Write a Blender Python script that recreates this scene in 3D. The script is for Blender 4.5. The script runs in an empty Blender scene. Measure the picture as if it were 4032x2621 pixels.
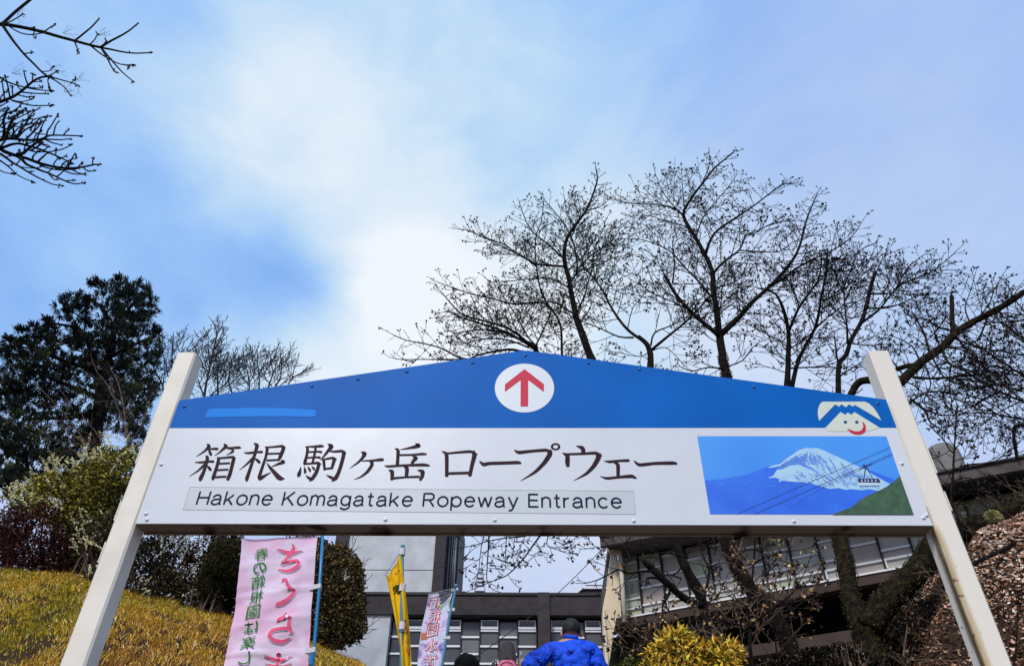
import bpy, bmesh, math, random
from math import sin, cos, tan, pi, sqrt, radians, degrees, atan2, hypot
from mathutils import Vector, Matrix, noise
from mathutils.geometry import tessellate_polygon
random.seed(7)
SC = bpy.context.scene
COL = SC.collection
R = random.random
def U(a, b): return a + (b - a) * random.random()

# ------------------------------------------------------------------ camera
PITCH, ROLL, YAW = 0.6859, 0.0143, -0.0274
FPX = 2907.1 / 4032.0            # focal length in picture widths
FW = Vector((sin(YAW) * cos(PITCH), cos(YAW) * cos(PITCH), sin(PITCH)))
RT0 = Vector((cos(YAW), -sin(YAW), 0)); UP0 = RT0.cross(FW)
RT = RT0 * cos(ROLL) + UP0 * sin(ROLL); UPV = -RT0 * sin(ROLL) + UP0 * cos(ROLL)
EYE = Vector((0, 0, 1.6))
cam = bpy.data.cameras.new('camera'); camo = bpy.data.objects.new('camera', cam); COL.objects.link(camo)
m = Matrix((RT, UPV, -FW)).transposed().to_4x4(); m.translation = EYE
camo.matrix_world = m
cam.sensor_width = 36; cam.lens = 36 * FPX; cam.clip_start = 0.05; cam.clip_end = 2000
SC.camera = camo

# ------------------------------------------------------------------ world, sun, exposure
SUN_EL, SUN_ROT = radians(42), radians(200)      # soft light from behind the viewer's right shoulder
def ray(x, y):                    # a direction through the photograph, coordinates on a 2380-wide copy
    k = 4032 / 2380
    d = FW + ((x * k - 2016) * RT - (y * k - 1310.5) * UPV) / 2907.1
    return d
w = bpy.data.worlds.new('World'); SC.world = w; w.use_nodes = True
N = w.node_tree.nodes; L = w.node_tree.links; N.clear()
def nd(t, **kw):
    n = N.new(t)
    for k, v in kw.items(): setattr(n, k, v)
    return n
def mth(op, a, b=None, c=None):
    n = nd('ShaderNodeMath', operation=op)
    for i, v in enumerate((a, b, c)):
        if v is None: continue
        if isinstance(v, (int, float)): n.inputs[i].default_value = v
        else: L.new(v, n.inputs[i])
    return n.outputs[0]
tc = nd('ShaderNodeTexCoord')
nz = nd('ShaderNodeTexNoise'); nz.inputs['Scale'].default_value = 2.6; nz.inputs['Detail'].default_value = 5; nz.inputs['Roughness'].default_value = .55
L.new(tc.outputs['Generated'], nz.inputs['Vector'])
wsub = nd('ShaderNodeVectorMath', operation='SUBTRACT'); L.new(nz.outputs['Color'], wsub.inputs[0]); wsub.inputs[1].default_value = (.5, .5, .5)
wsc = nd('ShaderNodeVectorMath', operation='SCALE'); L.new(wsub.outputs[0], wsc.inputs[0]); wsc.inputs['Scale'].default_value = .17
wadd = nd('ShaderNodeVectorMath', operation='ADD'); L.new(tc.outputs['Generated'], wadd.inputs[0]); L.new(wsc.outputs[0], wadd.inputs[1])
wn = nd('ShaderNodeVectorMath', operation='NORMALIZE'); L.new(wadd.outputs[0], wn.inputs[0])
def patch(x, y, r, amp):          # one soft bank of thin cloud (or of clear blue) of angular radius r degrees
    d = ray(x, y).normalized()
    dp = nd('ShaderNodeVectorMath', operation='DOT_PRODUCT'); L.new(wn.outputs[0], dp.inputs[0]); dp.inputs[1].default_value = d
    mr = nd('ShaderNodeMapRange', interpolation_type='SMOOTHERSTEP'); L.new(dp.outputs['Value'], mr.inputs['Value'])
    mr.inputs['From Min'].default_value = cos(radians(r)); mr.inputs['From Max'].default_value = cos(radians(r * .12))
    mr.inputs['To Min'].default_value = 0; mr.inputs['To Max'].default_value = amp
    return mr.outputs[0]
tot = None
CLOUDS = [(560, 100, 13, .10), (640, 300, 10, .12), (800, 400, 11, .14), (900, 560, 10, .14), (860, 250, 16, .10), (960, 700, 9, .20), (800, 830, 9, .24), (1050, 860, 15, .26),
          (600, 870, 8, .24), (1500, 850, 21, .28), (2150, 980, 24, .26), (1300, 500, 20, .12), (1100, 150, 24, .12), (1250, 1320, 15, .2), (430, 330, 9, .06),
          (500, 570, 9, -.07), (670, 690, 7, -.09), (90, 560, 12, -.05), (2350, 200, 18, .10), (80, 60, 12, .06)]
for c in CLOUDS:
    o = patch(*c); tot = o if tot is None else mth('ADD', tot, o)
nz2 = nd('ShaderNodeTexNoise'); nz2.inputs['Scale'].default_value = 1.7; nz2.inputs['Detail'].default_value = 6; nz2.inputs['Roughness'].default_value = .5
L.new(wadd.outputs[0], nz2.inputs['Vector'])
nv = mth('MULTIPLY_ADD', nz2.outputs['Fac'], .46, .05)
nz3 = nd('ShaderNodeTexNoise'); nz3.inputs['Scale'].default_value = 3.6; nz3.inputs['Detail'].default_value = 8; nz3.inputs['Roughness'].default_value = .52; nz3.inputs['Distortion'].default_value = 1.3
mpw = nd('ShaderNodeMapping'); L.new(tc.outputs['Generated'], mpw.inputs[0]); mpw.inputs['Rotation'].default_value = (.2, .5, .9); mpw.inputs['Scale'].default_value = (1, 1, 2.0); L.new(mpw.outputs[0], nz3.inputs['Vector']); nv = mth('ADD', nv, mth('MULTIPLY_ADD', nz3.outputs['Fac'], .50, -.25))
nz4 = nd('ShaderNodeTexNoise'); nz4.inputs['Scale'].default_value = 13; nz4.inputs['Detail'].default_value = 8; nz4.inputs['Roughness'].default_value = .62; nz4.inputs['Distortion'].default_value = .5
L.new(mpw.outputs[0], nz4.inputs['Vector']); nv = mth('ADD', nv, mth('MULTIPLY_ADD', nz4.outputs['Fac'], .22, -.11))
tot = mth('ADD', tot, nv)
ramp = nd('ShaderNodeValToRGB'); L.new(tot, ramp.inputs[0])
cr = ramp.color_ramp; cr.interpolation = 'LINEAR'
cr.elements[0].position = 0.0; cr.elements[0].color = (.20, .42, .92, 1)
cr.elements[1].position = 1.0; cr.elements[1].color = (.95, 1.0, 1.06, 1)
for p_, c_ in ((.3, (.35, .59, 1.0, 1)), (.58, (.56, .77, 1.0, 1)), (.82, (.80, .91, 1.02, 1))):
    e = cr.elements.new(p_); e.color = c_
# a faint lavender cast low down, where the overcast thickens
sx = nd('ShaderNodeSeparateXYZ'); L.new(tc.outputs['Generated'], sx.inputs[0])
low = nd('ShaderNodeMapRange', interpolation_type='SMOOTHSTEP'); L.new(sx.outputs['Z'], low.inputs['Value'])
low.inputs['From Min'].default_value = .55; low.inputs['From Max'].default_value = .28; low.inputs['To Max'].default_value = .85
lav = nd('ShaderNodeMix', data_type='RGBA'); L.new(low.outputs[0], lav.inputs[0]); L.new(ramp.outputs[0], lav.inputs[6]); lav.inputs[7].default_value = (.64, .67, .90, 1)
pr_m = patch(2450, 420, 34, .55)
lav2 = nd('ShaderNodeMix', data_type='RGBA'); L.new(pr_m, lav2.inputs[0]); L.new(lav.outputs[2], lav2.inputs[6]); lav2.inputs[7].default_value = (.44, .55, .92, 1)
sky = nd('ShaderNodeTexSky'); sky.sky_type = 'NISHITA'; sky.sun_disc = False; sky.sun_elevation = SUN_EL; sky.sun_rotation = SUN_ROT
sky.altitude = 700
b1 = nd('ShaderNodeBackground'); L.new(sky.outputs[0], b1.inputs[0]); b1.inputs[1].default_value = .09
b2 = nd('ShaderNodeBackground'); L.new(lav2.outputs[2], b2.inputs[0]); b2.inputs[1].default_value = 1.06
mx = nd('ShaderNodeMixShader'); mx.inputs[0].default_value = .86; L.new(b1.outputs[0], mx.inputs[1]); L.new(b2.outputs[0], mx.inputs[2])
wo = nd('ShaderNodeOutputWorld'); L.new(mx.outputs[0], wo.inputs[0])
sl = bpy.data.lights.new('sun', 'SUN'); slo = bpy.data.objects.new('sun', sl); COL.objects.link(slo)
sl.energy = 2.7; sl.angle = radians(12); sl.color = (1, .95, .88)
sd = Vector((sin(SUN_ROT) * cos(SUN_EL), cos(SUN_ROT) * cos(SUN_EL), sin(SUN_EL)))
slo.rotation_euler = sd.to_track_quat('Z', 'Y').to_euler()
SC.view_settings.view_transform = 'Standard'; SC.view_settings.look = 'None'
SC.view_settings.exposure = 0.0; SC.view_settings.gamma = 1; SC.view_settings.use_curve_mapping = False
SC.cycles.max_bounces = 5; SC.cycles.transparent_max_bounces = 6

# ------------------------------------------------------------------ helpers
def at(x, y, Y=3.9):              # the point at world depth Y seen at (x, y)
    d = ray(x, y); return EYE + d * (Y / d.y)
def zc(ox, oy, s):                # converter: coordinates on an enlargement -> coordinates on the 2380-wide copy
    k = 2380 / 4032
    return lambda x, y: ((ox + x / s) * k, (oy + y / s) * k)
_M = {}
def mat(name, col, rough=.7, col2=None, scale=8, bump=0, bscale=60, metal=0, spec=None, detail=5, ramp=(.35, .65), sub=0, dist=0, coat=0, trans=0):
    if name in _M: return _M[name]
    if spec is None: spec = .5 if rough < .6 else .25 if rough < .75 else .08
    m = bpy.data.materials.new(name); m.use_nodes = True; nt = m.node_tree; b = nt.nodes['Principled BSDF']
    b.inputs['Base Color'].default_value = (*col, 1); b.inputs['Roughness'].default_value = rough; b.inputs['Metallic'].default_value = metal
    b.inputs['Specular IOR Level'].default_value = spec; b.inputs['Coat Weight'].default_value = coat
    tcn = nt.nodes.new('ShaderNodeTexCoord')
    if col2:
        n = nt.nodes.new('ShaderNodeTexNoise'); n.inputs['Scale'].default_value = scale; n.inputs['Detail'].default_value = detail; n.inputs['Distortion'].default_value = dist
        nt.links.new(tcn.outputs['Object'], n.inputs['Vector'])
        r = nt.nodes.new('ShaderNodeMapRange'); nt.links.new(n.outputs['Fac'], r.inputs['Value']); r.inputs['From Min'].default_value = ramp[0]; r.inputs['From Max'].default_value = ramp[1]
        x = nt.nodes.new('ShaderNodeMix'); x.data_type = 'RGBA'; nt.links.new(r.outputs[0], x.inputs[0]); x.inputs[6].default_value = (*col, 1); x.inputs[7].default_value = (*col2, 1)
        nt.links.new(x.outputs[2], b.inputs['Base Color'])
    if bump:
        n = nt.nodes.new('ShaderNodeTexNoise'); n.inputs['Scale'].default_value = bscale; n.inputs['Detail'].default_value = 4
        nt.links.new(tcn.outputs['Object'], n.inputs['Vector'])
        bp = nt.nodes.new('ShaderNodeBump'); bp.inputs['Strength'].default_value = bump; bp.inputs['Distance'].default_value = .02
        nt.links.new(n.outputs['Fac'], bp.inputs['Height']); nt.links.new(bp.outputs[0], b.inputs['Normal'])
    _M[name] = m; return m
LOC = {}
def tag(o, label=None, cat=None, group=None, kind=None):
    if label: o['label'] = label
    if cat: o['category'] = cat
    if group: o['group'] = group
    if kind: o['kind'] = kind
    return o
def thing(name, label, cat, loc=(0, 0, 0), group=None):
    o = bpy.data.objects.new(name, None); o.empty_display_size = .2; COL.objects.link(o); o.location = loc; LOC[o] = Vector(loc)
    return tag(o, label, cat, group)
class MB:
    def __init__(s): s.v = []; s.f = []; s.m = []
    def add(s, vs, fs, mi=0):
        n = len(s.v); s.v += [tuple(p) for p in vs]
        for f in fs: s.f.append(tuple(i + n for i in f)); s.m.append(mi)
    def frame(s, o, a, b, c, mi=0):          # parallelepiped from corner o with edges a, b, c
        o, a, b, c = map(Vector, (o, a, b, c))
        vs = [o, o + a, o + a + b, o + b, o + c, o + a + c, o + a + b + c, o + b + c]
        s.add(vs, [(3, 2, 1, 0), (4, 5, 6, 7), (0, 1, 5, 4), (1, 2, 6, 5), (2, 3, 7, 6), (3, 0, 4, 7)], mi)
    def box(s, x0, x1, y0, y1, z0, z1, mi=0): s.frame((x0, y0, z0), (x1 - x0, 0, 0), (0, y1 - y0, 0), (0, 0, z1 - z0), mi)
    def bar(s, a, b, wd, hd, mi=0, up=(0, 0, 1)):
        a, b = Vector(a), Vector(b); d = (b - a); u = Vector(up); sd = d.cross(u).normalized(); u = sd.cross(d).normalized()
        s.frame(a - sd * wd / 2 - u * hd / 2, sd * wd, u * hd, d, mi)
    def poly(s, pts, mi=0):                  # flat polygon (may be concave)
        pts = [Vector(p) for p in pts]
        s.add(pts, [tuple(t) for t in tessellate_polygon([pts])], mi)
    def prism(s, pts, ext, mi=0):
        pts = [Vector(p) for p in pts]; e = Vector(ext); n = len(pts)
        t = [tuple(q) for q in tessellate_polygon([pts])]
        s.add(pts + [p + e for p in pts], t + [tuple(i + n for i in reversed(q)) for q in t] + [(i, (i + 1) % n, (i + 1) % n + n, i + n) for i in range(n)], mi)
    def tube(s, pts, rad, n=6, mi=0, cap=True, rough=0):
        pts = [Vector(p) for p in pts]; k = len(pts)
        if k < 2: return
        base = len(s.v); ref = None
        for i, p in enumerate(pts):
            d = (pts[min(i + 1, k - 1)] - pts[max(i - 1, 0)])
            if d.length < 1e-7: d = Vector((0, 0, 1))
            d.normalize()
            if ref is None:
                ref = Vector((0, 0, 1)) if abs(d.z) < .9 else Vector((1, 0, 0)); ref = d.cross(ref).normalized()
            ref = (ref - d * ref.dot(d))
            if ref.length < 1e-6: ref = d.orthogonal()
            ref.normalize(); b = d.cross(ref)
            r = rad[i] if hasattr(rad, '__len__') else rad
            for j in range(n):
                a = 2 * pi * j / n; q = r * (1 + (rough * (noise.noise(p * 9 + Vector((cos(a), sin(a), 0)) * 1.3)) if rough else 0))
                s.v.append(tuple(p + ref * (q * cos(a)) + b * (q * sin(a))))
        for i in range(k - 1):
            for j in range(n):
                a = base + i * n + j; b_ = base + i * n + (j + 1) % n
                s.f.append((a, b_, b_ + n, a + n)); s.m.append(mi)
        if cap:
            s.f.append(tuple(base + (n - 1 - j) for j in range(n))); s.m.append(mi)
            s.f.append(tuple(base + (k - 1) * n + j for j in range(n))); s.m.append(mi)
    def ball(s, c, rx, ry=None, rz=None, nu=12, nv=8, mi=0, disp=0):
        ry = ry or rx; rz = rz or rx; c = Vector(c); vs = []; fs = []
        for i in range(nv + 1):
            t = pi * i / nv
            for j in range(nu):
                a = 2 * pi * j / nu; d = Vector((sin(t) * cos(a), sin(t) * sin(a), cos(t)))
                q = 1 + (disp * noise.noise(d * 2.5 + c) if disp else 0)
                vs.append(c + Vector((d.x * rx, d.y * ry, d.z * rz)) * q)
        for i in range(nv):
            for j in range(nu): fs.append((i * nu + j, (i + 1) * nu + j, (i + 1) * nu + (j + 1) % nu, i * nu + (j + 1) % nu))
        s.add(vs, fs, mi)
    def build(s, name, mats, parent=None, smooth=False, root=None, recalc=False, **tg):
        if not isinstance(mats, (list, tuple)): mats = [mats]
        off = Vector((0, 0, 0))
        if parent is not None: off = LOC[parent]
        elif root is not None: off = Vector(root)
        me = bpy.data.meshes.new(name); me.from_pydata([(a - off.x, b - off.y, c - off.z) for a, b, c in s.v], [], s.f)
        for mm in mats: me.materials.append(mm)
        if len(mats) > 1: me.polygons.foreach_set('material_index', s.m)
        if smooth: me.polygons.foreach_set('use_smooth', [True] * len(me.polygons))
        me.update()
        if recalc:
            bm = bmesh.new(); bm.from_mesh(me); bmesh.ops.recalc_face_normals(bm, faces=bm.faces); bm.to_mesh(me); bm.free()
        o = bpy.data.objects.new(name, me); COL.objects.link(o)
        if parent is not None: o.parent = parent
        else: o.location = off
        LOC[o] = off
        tag(o, **tg); return o
def lerp(a, b, t): return a + (b - a) * t
def sstep(a, b, x):
    t = min(1, max(0, (x - a) / (b - a))); return t * t * (3 - 2 * t)
def interp(tab, x):
    if x <= tab[0][0]: return tab[0][1]
    for (a, b), (c, d) in zip(tab, tab[1:]):
        if x <= c: return lerp(b, d, (x - a) / (c - a))
    return tab[-1][1]

# ------------------------------------------------------------------ terrain
LC = [(-14, 5.9), (-9, 5.45), (-6.72, 5.08), (-5.7, 4.9), (-4.38, 4.68), (-3.58, 4.45), (-2.53, 4.16), (-1.88, 3.92), (-1.5, 3.4)]
RC = [(1.6, 2.9), (2.6, 3.1), (3.6, 3.35), (4.2, 3.9), (4.7, 4.6), (5.22, 5.34), (5.8, 5.6), (6.1, 5.76), (8, 6.3), (14, 7.2)]
def sz(y): return min(5.6, max(0, .32 * (y - .6 - .627 * min(1, max(0, (y - 9.06) / .627)))))
def stair(y):
    for i in range(56):
        y0 = .6 + i * .3133 + (.6266 if i >= 27 else 0)
        if y < y0: return .1 * i
    return 5.62
def gz(x, y):
    st = sz(y)
    z = st
    if x < -1.2:
        h = interp(LC, x); t = sstep(4.2, 9.0, y); hh = lerp(max(0, .32 * (min(y, 4.2) - .6)), h, t)
        if y > 9: hh = max(h, lerp(h, 5.6, sstep(9, 22, y)))
        z = lerp(st, max(hh, st * .9), sstep(-1.2, -1.9, x))
    elif x > 1.4:
        h = interp(RC, x); t = sstep(3.2, 8.5, y); hh = lerp(max(0, .32 * (min(y, 3.2) - .6)), h, t)
        if y > 8.5: hh = lerp(h, 5.6, sstep(9, 20, y)) if h < 5.6 else h - (h - 5.6) * sstep(9, 20, y)
        z = lerp(st, hh if h > 3 else max(hh, st), sstep(1.4, 2.4, x))
    n = noise.noise(Vector((x * .8, y * .8, 3))) * .1 + noise.noise(Vector((x * 3, y * 3, 0))) * .03
    edge = 1 if abs(x) > 2 else sstep(1.2, 2, abs(x))
    if y > 19.5: edge *= .2
    return z + n * edge
soil = mat('soil', (.030, .018, .011), .95, (.06, .036, .02), scale=3, bump=.6, bscale=20)
g = MB(); xs = [-400, -200, -80, -40, -25] + [-18 + .3 * i for i in range(121)] + [25, 40, 80, 200, 400]
ys = [-400, -150, -40, -15, -6, -2, 0] + [1 + .3 * i for i in range(64)] + [22, 26, 34, 50, 90, 200, 600]
for y in ys:
    for x in xs: g.v.append((x, y, gz(x, y) - (.06 if abs(x) < 1.6 and 0 < y < 21 else 0)))
nx = len(xs)
for j in range(len(ys) - 1):
    for i in range(nx - 1):
        a = j * nx + i; g.f.append((a, a + 1, a + nx + 1, a + nx)); g.m.append(0)
g.build('ground', soil, smooth=True, kind='structure')
conc = mat('concrete', (.3, .29, .27), .9, (.2, .195, .18), scale=4, bump=.3, bscale=40)
st = MB()
for i in range(60):
    y0 = .6 + i * .3133 + (.6266 if i >= 27 else 0); z1 = .1 * (i + 1)
    if z1 > 5.62: break
    st.box(-1.35, 1.35, y0, y0 + (.99 if i == 26 else .36), z1 - .25, z1)
st.build('stairs', conc, kind='structure')
pz = MB(); pz.box(-20, 20, 18.7, 80, 5.3, 5.62); pz.build('plaza', conc, kind='structure')
# ------------------------------------------------------------------ the entrance sign
white = mat('sign white', (.68, .70, .73), .30, (.635, .655, .69), scale=1.6, spec=.5, bump=.25, bscale=1.3)
postw = mat('post paint', (.80, .74, .63), .55, (.73, .67, .555), scale=5, bump=.04, bscale=90)
bluep = mat('sign blue', (.001, .130, .50), .5, (.001, .108, .43), scale=2.2, spec=.10)
patchb = mat('patch blue', (.003, .22, .74), .5, spec=.12)
under = mat('beam underside', (.32, .235, .18), .8, (.06, .035, .025), scale=6, bump=.3, bscale=50, ramp=(.55, .7))
ink = mat('lettering brown', (.030, .010, .016), .6, spec=.12)
navy = mat('lettering navy', (.008, .012, .05), .6, spec=.12)
redp = mat('arrow red', (.60, .025, .065), .5, spec=.2)
cream = mat('emblem cream', (.66, .70, .58), .35)
F = 3.9
XL, XR, ZB, ZM, ZT, ZP, XP = -2.2363, 2.2523, 1.801 + 1.6, 2.436 + 1.6, 2.6429 + 1.6, 3.041 + 1.6, -.0185
SR = (0, 3.95, 0)
sign = thing('entrance_sign', 'wide white and blue gateway sign with red arrow held between two white posts', 'sign', SR)
def post(xa, xb, rust):
    m_ = MB(); y0, y1 = F + .012, F + .012 + .13
    z0 = gz((xa + xb) / 2, y0) - .4; z1 = 3.0424 + 1.6
    r = .012; x0, x1 = xa, xb
    ring = [(x0 + r, y0), (x1 - r, y0), (x1, y0 + r), (x1, y1 - r), (x1 - r, y1), (x0 + r, y1), (x0, y1 - r), (x0, y0 + r)]
    zs = [z0 + (z1 - z0) * i / 60 for i in range(61)]
    vs = []
    for z in zs:
        for (a, b) in ring: vs.append((a + .0015 * noise.noise(Vector((a * 9, b, z * 4))), b, z))
    fs = [(i * 8 + j, i * 8 + (j + 1) % 8, (i + 1) * 8 + (j + 1) % 8, (i + 1) * 8 + j) for i in range(60) for j in range(8)]
    fs += [tuple(range(7, -1, -1)), tuple(60 * 8 + j for j in range(8))]
    m_.add(vs, fs)
    return m_.build('post', rustm if rust else postw, sign)
# rust and algae run down the inner edge of the right-hand post below the beam
rustm = bpy.data.materials.new('stained post'); rustm.use_nodes = True; nt = rustm.node_tree; nn = nt.nodes; b = nn['Principled BSDF']; b.inputs['Roughness'].default_value = .6
def mk(t, **k):
    n = nn.new(t)
    for a, v in k.items(): setattr(n, a, v)
    return n
tcx = mk('ShaderNodeTexCoord'); sp = mk('ShaderNodeSeparateXYZ'); nt.links.new(tcx.outputs['Object'], sp.inputs[0])
def mr(src, a, b_, c, d, itp='SMOOTHSTEP'):
    n = mk('ShaderNodeMapRange', interpolation_type=itp); nt.links.new(src, n.inputs['Value'])
    for i, v in zip(('From Min', 'From Max', 'To Min', 'To Max'), (a, b_, c, d)): n.inputs[i].default_value = v
    return n.outputs[0]
def mm(op, a, b_):
    n = mk('ShaderNodeMath', operation=op)
    for i, v in enumerate((a, b_)):
        if isinstance(v, (int, float)): n.inputs[i].default_value = v
        else: nt.links.new(v, n.inputs[i])
    return n.outputs[0]
mp = mk('ShaderNodeMapping'); nt.links.new(tcx.outputs['Object'], mp.inputs[0]); mp.inputs['Scale'].default_value = (30, 30, 3.5)
n1 = mk('ShaderNodeTexNoise'); nt.links.new(mp.outputs[0], n1.inputs['Vector']); n1.inputs['Scale'].default_value = 1; n1.inputs['Detail'].default_value = 5
wob = mm('MULTIPLY_ADD', n1.outputs['Fac'], .03); nt.nodes[-1].inputs[2].default_value = -.015
PRI = 2.3991 - .1328
sy = sp.outputs['Y']; yoff = F + .012 - SR[1]
dx = mm('ADD', mm('SUBTRACT', sp.outputs['X'], PRI), wob)       # metres in from the inner edge, on the front face
dy = mm('ADD', mm('SUBTRACT', sy, yoff), wob)                   # metres back from the front edge, on the inner face
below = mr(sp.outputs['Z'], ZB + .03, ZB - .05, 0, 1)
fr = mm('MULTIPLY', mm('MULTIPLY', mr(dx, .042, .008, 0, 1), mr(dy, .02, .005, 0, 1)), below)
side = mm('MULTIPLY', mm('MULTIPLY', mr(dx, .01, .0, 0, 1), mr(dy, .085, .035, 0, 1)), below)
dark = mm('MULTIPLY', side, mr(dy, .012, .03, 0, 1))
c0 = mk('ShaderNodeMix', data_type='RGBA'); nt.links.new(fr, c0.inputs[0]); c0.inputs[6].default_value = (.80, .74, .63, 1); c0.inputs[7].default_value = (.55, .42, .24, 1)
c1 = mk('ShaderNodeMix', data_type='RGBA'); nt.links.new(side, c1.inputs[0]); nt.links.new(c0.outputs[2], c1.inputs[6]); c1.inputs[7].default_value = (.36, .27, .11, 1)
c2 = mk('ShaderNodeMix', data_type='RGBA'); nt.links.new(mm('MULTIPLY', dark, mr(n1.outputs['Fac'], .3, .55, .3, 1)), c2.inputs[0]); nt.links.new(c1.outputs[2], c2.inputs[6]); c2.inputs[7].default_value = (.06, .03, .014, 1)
n2 = mk('ShaderNodeTexNoise'); nt.links.new(tcx.outputs['Object'], n2.inputs['Vector']); n2.inputs['Scale'].default_value = 26; n2.inputs['Detail'].default_value = 3
spk = mm('MULTIPLY', mr(n2.outputs['Fac'], .62, .68, 0, 1), mm('MULTIPLY', mr(dx, .05, .0, 0, 1), mr(sp.outputs['Z'], ZB + .12, ZB, 0, 1)))
c3 = mk('ShaderNodeMix', data_type='RGBA'); nt.links.new(spk, c3.inputs[0]); nt.links.new(c2.outputs[2], c3.inputs[6]); c3.inputs[7].default_value = (.2, .06, .02, 1)
nt.links.new(c3.outputs[2], b.inputs['Base Color'])
post(-2.3776, -2.3776 + .1328, False); post(2.3991 - .1328, 2.3991, True)
# rough filler and paint runs on the outside edges of the posts
fl = MB()
for (xe, sgn, zs) in ((-2.3776, -1, (3.92, 3.55, 3.3)), (2.3991, 1, (3.98, 3.62, 3.86))):
    for z in zs: fl.box(min(xe, xe + sgn * .006), max(xe, xe + sgn * .006), F + .02, F + .06, z - .12, z)
fl.build('paint_lump', postw, sign, kind='stuff')
# beam carrying the panels, seen from below
bm_ = MB(); X0, X1 = -2.3776 + .1328 + .002, 2.3991 - .1328 - .002
bm_.box(X0, X1, F + .014, F + .138, ZB + .004, ZB + .12)
bm_.build('beam', under, sign)
lip = MB(); lip.box(X0 + .001, X1 - .001, F + .125, F + .141, ZB - .008, ZB + .002); lip.build('beam_lip', under, sign)
# panel: lower white board and upper blue gable board
pb = MB(); pb.prism([(XL - .035, F, ZB), (XR + .035, F, ZB), (XR + .003, F, ZM - .001), (XL - .003, F, ZM - .001)], (0, .012, 0)); 
pb.v = []; pb.f = []; pb.m = []
pb.box(XL, XR, F, F + .011, ZB, ZM - .001); panel = pb.build('name_panel', white, sign)
hb = MB(); hb.prism([(XL, F, ZM), (XR, F, ZM), (XR, F, ZT), (XP + .02, F, ZP), (XP - .02, F, ZP), (XL, F, ZT)], (0, .011, 0))
head = hb.build('header_panel', bluep, sign, recalc=True)
hd = MB(); hd.prism([(XL + .02, F + .0112, ZM), (XR - .02, F + .0112, ZM), (XR - .02, F + .0112, ZT - .02), (XP, F + .0112, ZP - .02), (XL + .02, F + .0112, ZT - .02)], (0, .1, 0)); hd.build('backing_frame', under, sign, recalc=True)
# flat print helpers
_lay = [0]
def on(cv, x, y, dpt):
    sx_, sy_ = cv(x, y); d = ray(sx_, sy_); return EYE + d * ((F - dpt) / d.y)
def onp(cv, x, y, dpt):           # same place on the board, lifted off it by dpt (no drift in x, z)
    p = on(cv, x, y, 0); return Vector((p.x, F - dpt, p.z))
def flat(mb, cv, pts, dpt, mi=0): mb.poly([onp(cv, x, y, dpt) for x, y in pts], mi)
def stroke(mb, pts, to, grow=1.0, extra=0, step=5, mi=0):
    # variable-width brush stroke through (x, y, width); to() maps enlargement coordinates to space
    P = []; n = len(pts)
    for i in range(n - 1):
        p0 = pts[max(i - 1, 0)]; p1 = pts[i]; p2 = pts[i + 1]; p3 = pts[min(i + 2, n - 1)]
        sharp = False
        for k in range(step):
            t = k / step
            q = []
            for c in range(3):
                a, b_, c_, d_ = p0[c], p1[c], p2[c], p3[c]
                cr_ = .5 * (2 * b_ + (c_ - a) * t + (2 * a - 5 * b_ + 4 * c_ - d_) * t * t + (3 * b_ - a - 3 * c_ + d_) * t ** 3)
                q.append(lerp(b_ + (c_ - b_) * t, cr_, .6 if c < 2 else .5))
            P.append(q)
    P.append(list(pts[-1])); Lf = []; Rt = []
    for i, (x, y, w_) in enumerate(P):
        a = P[max(i - 1, 0)]; b_ = P[min(i + 1, len(P) - 1)]; dx_, dy_ = b_[0] - a[0], b_[1] - a[1]; l = hypot(dx_, dy_) or 1
        h = max(.5, w_ * grow) / 2 + extra; Lf.append((x - dy_ / l * h, y + dx_ / l * h)); Rt.append((x + dy_ / l * h, y - dx_ / l * h))
    if extra:
        a, b_ = P[0], P[1]; l = hypot(b_[0] - a[0], b_[1] - a[1]) or 1; ex, ey = -(b_[0] - a[0]) / l * extra, -(b_[1] - a[1]) / l * extra
        Lf[0] = (Lf[0][0] + ex, Lf[0][1] + ey); Rt[0] = (Rt[0][0] + ex, Rt[0][1] + ey)
        a, b_ = P[-1], P[-2]; l = hypot(b_[0] - a[0], b_[1] - a[1]) or 1; ex, ey = -(b_[0] - a[0]) / l * extra, -(b_[1] - a[1]) / l * extra
        Lf[-1] = (Lf[-1][0] + ex, Lf[-1][1] + ey); Rt[-1] = (Rt[-1][0] + ex, Rt[-1][1] + ey)
    vs = []
    for a, b_ in zip(Lf, Rt): vs += [to(*a), to(*b_)]
    mb.add(vs, [(2 * i, 2 * i + 1, 2 * i + 3, 2 * i + 2) for i in range(len(P) - 1)], mi)
K1, K2, K3 = zc(700, 1700, 3.4), zc(1300, 1700, 3.4), zc(1900, 1700, 2.8)
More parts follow.
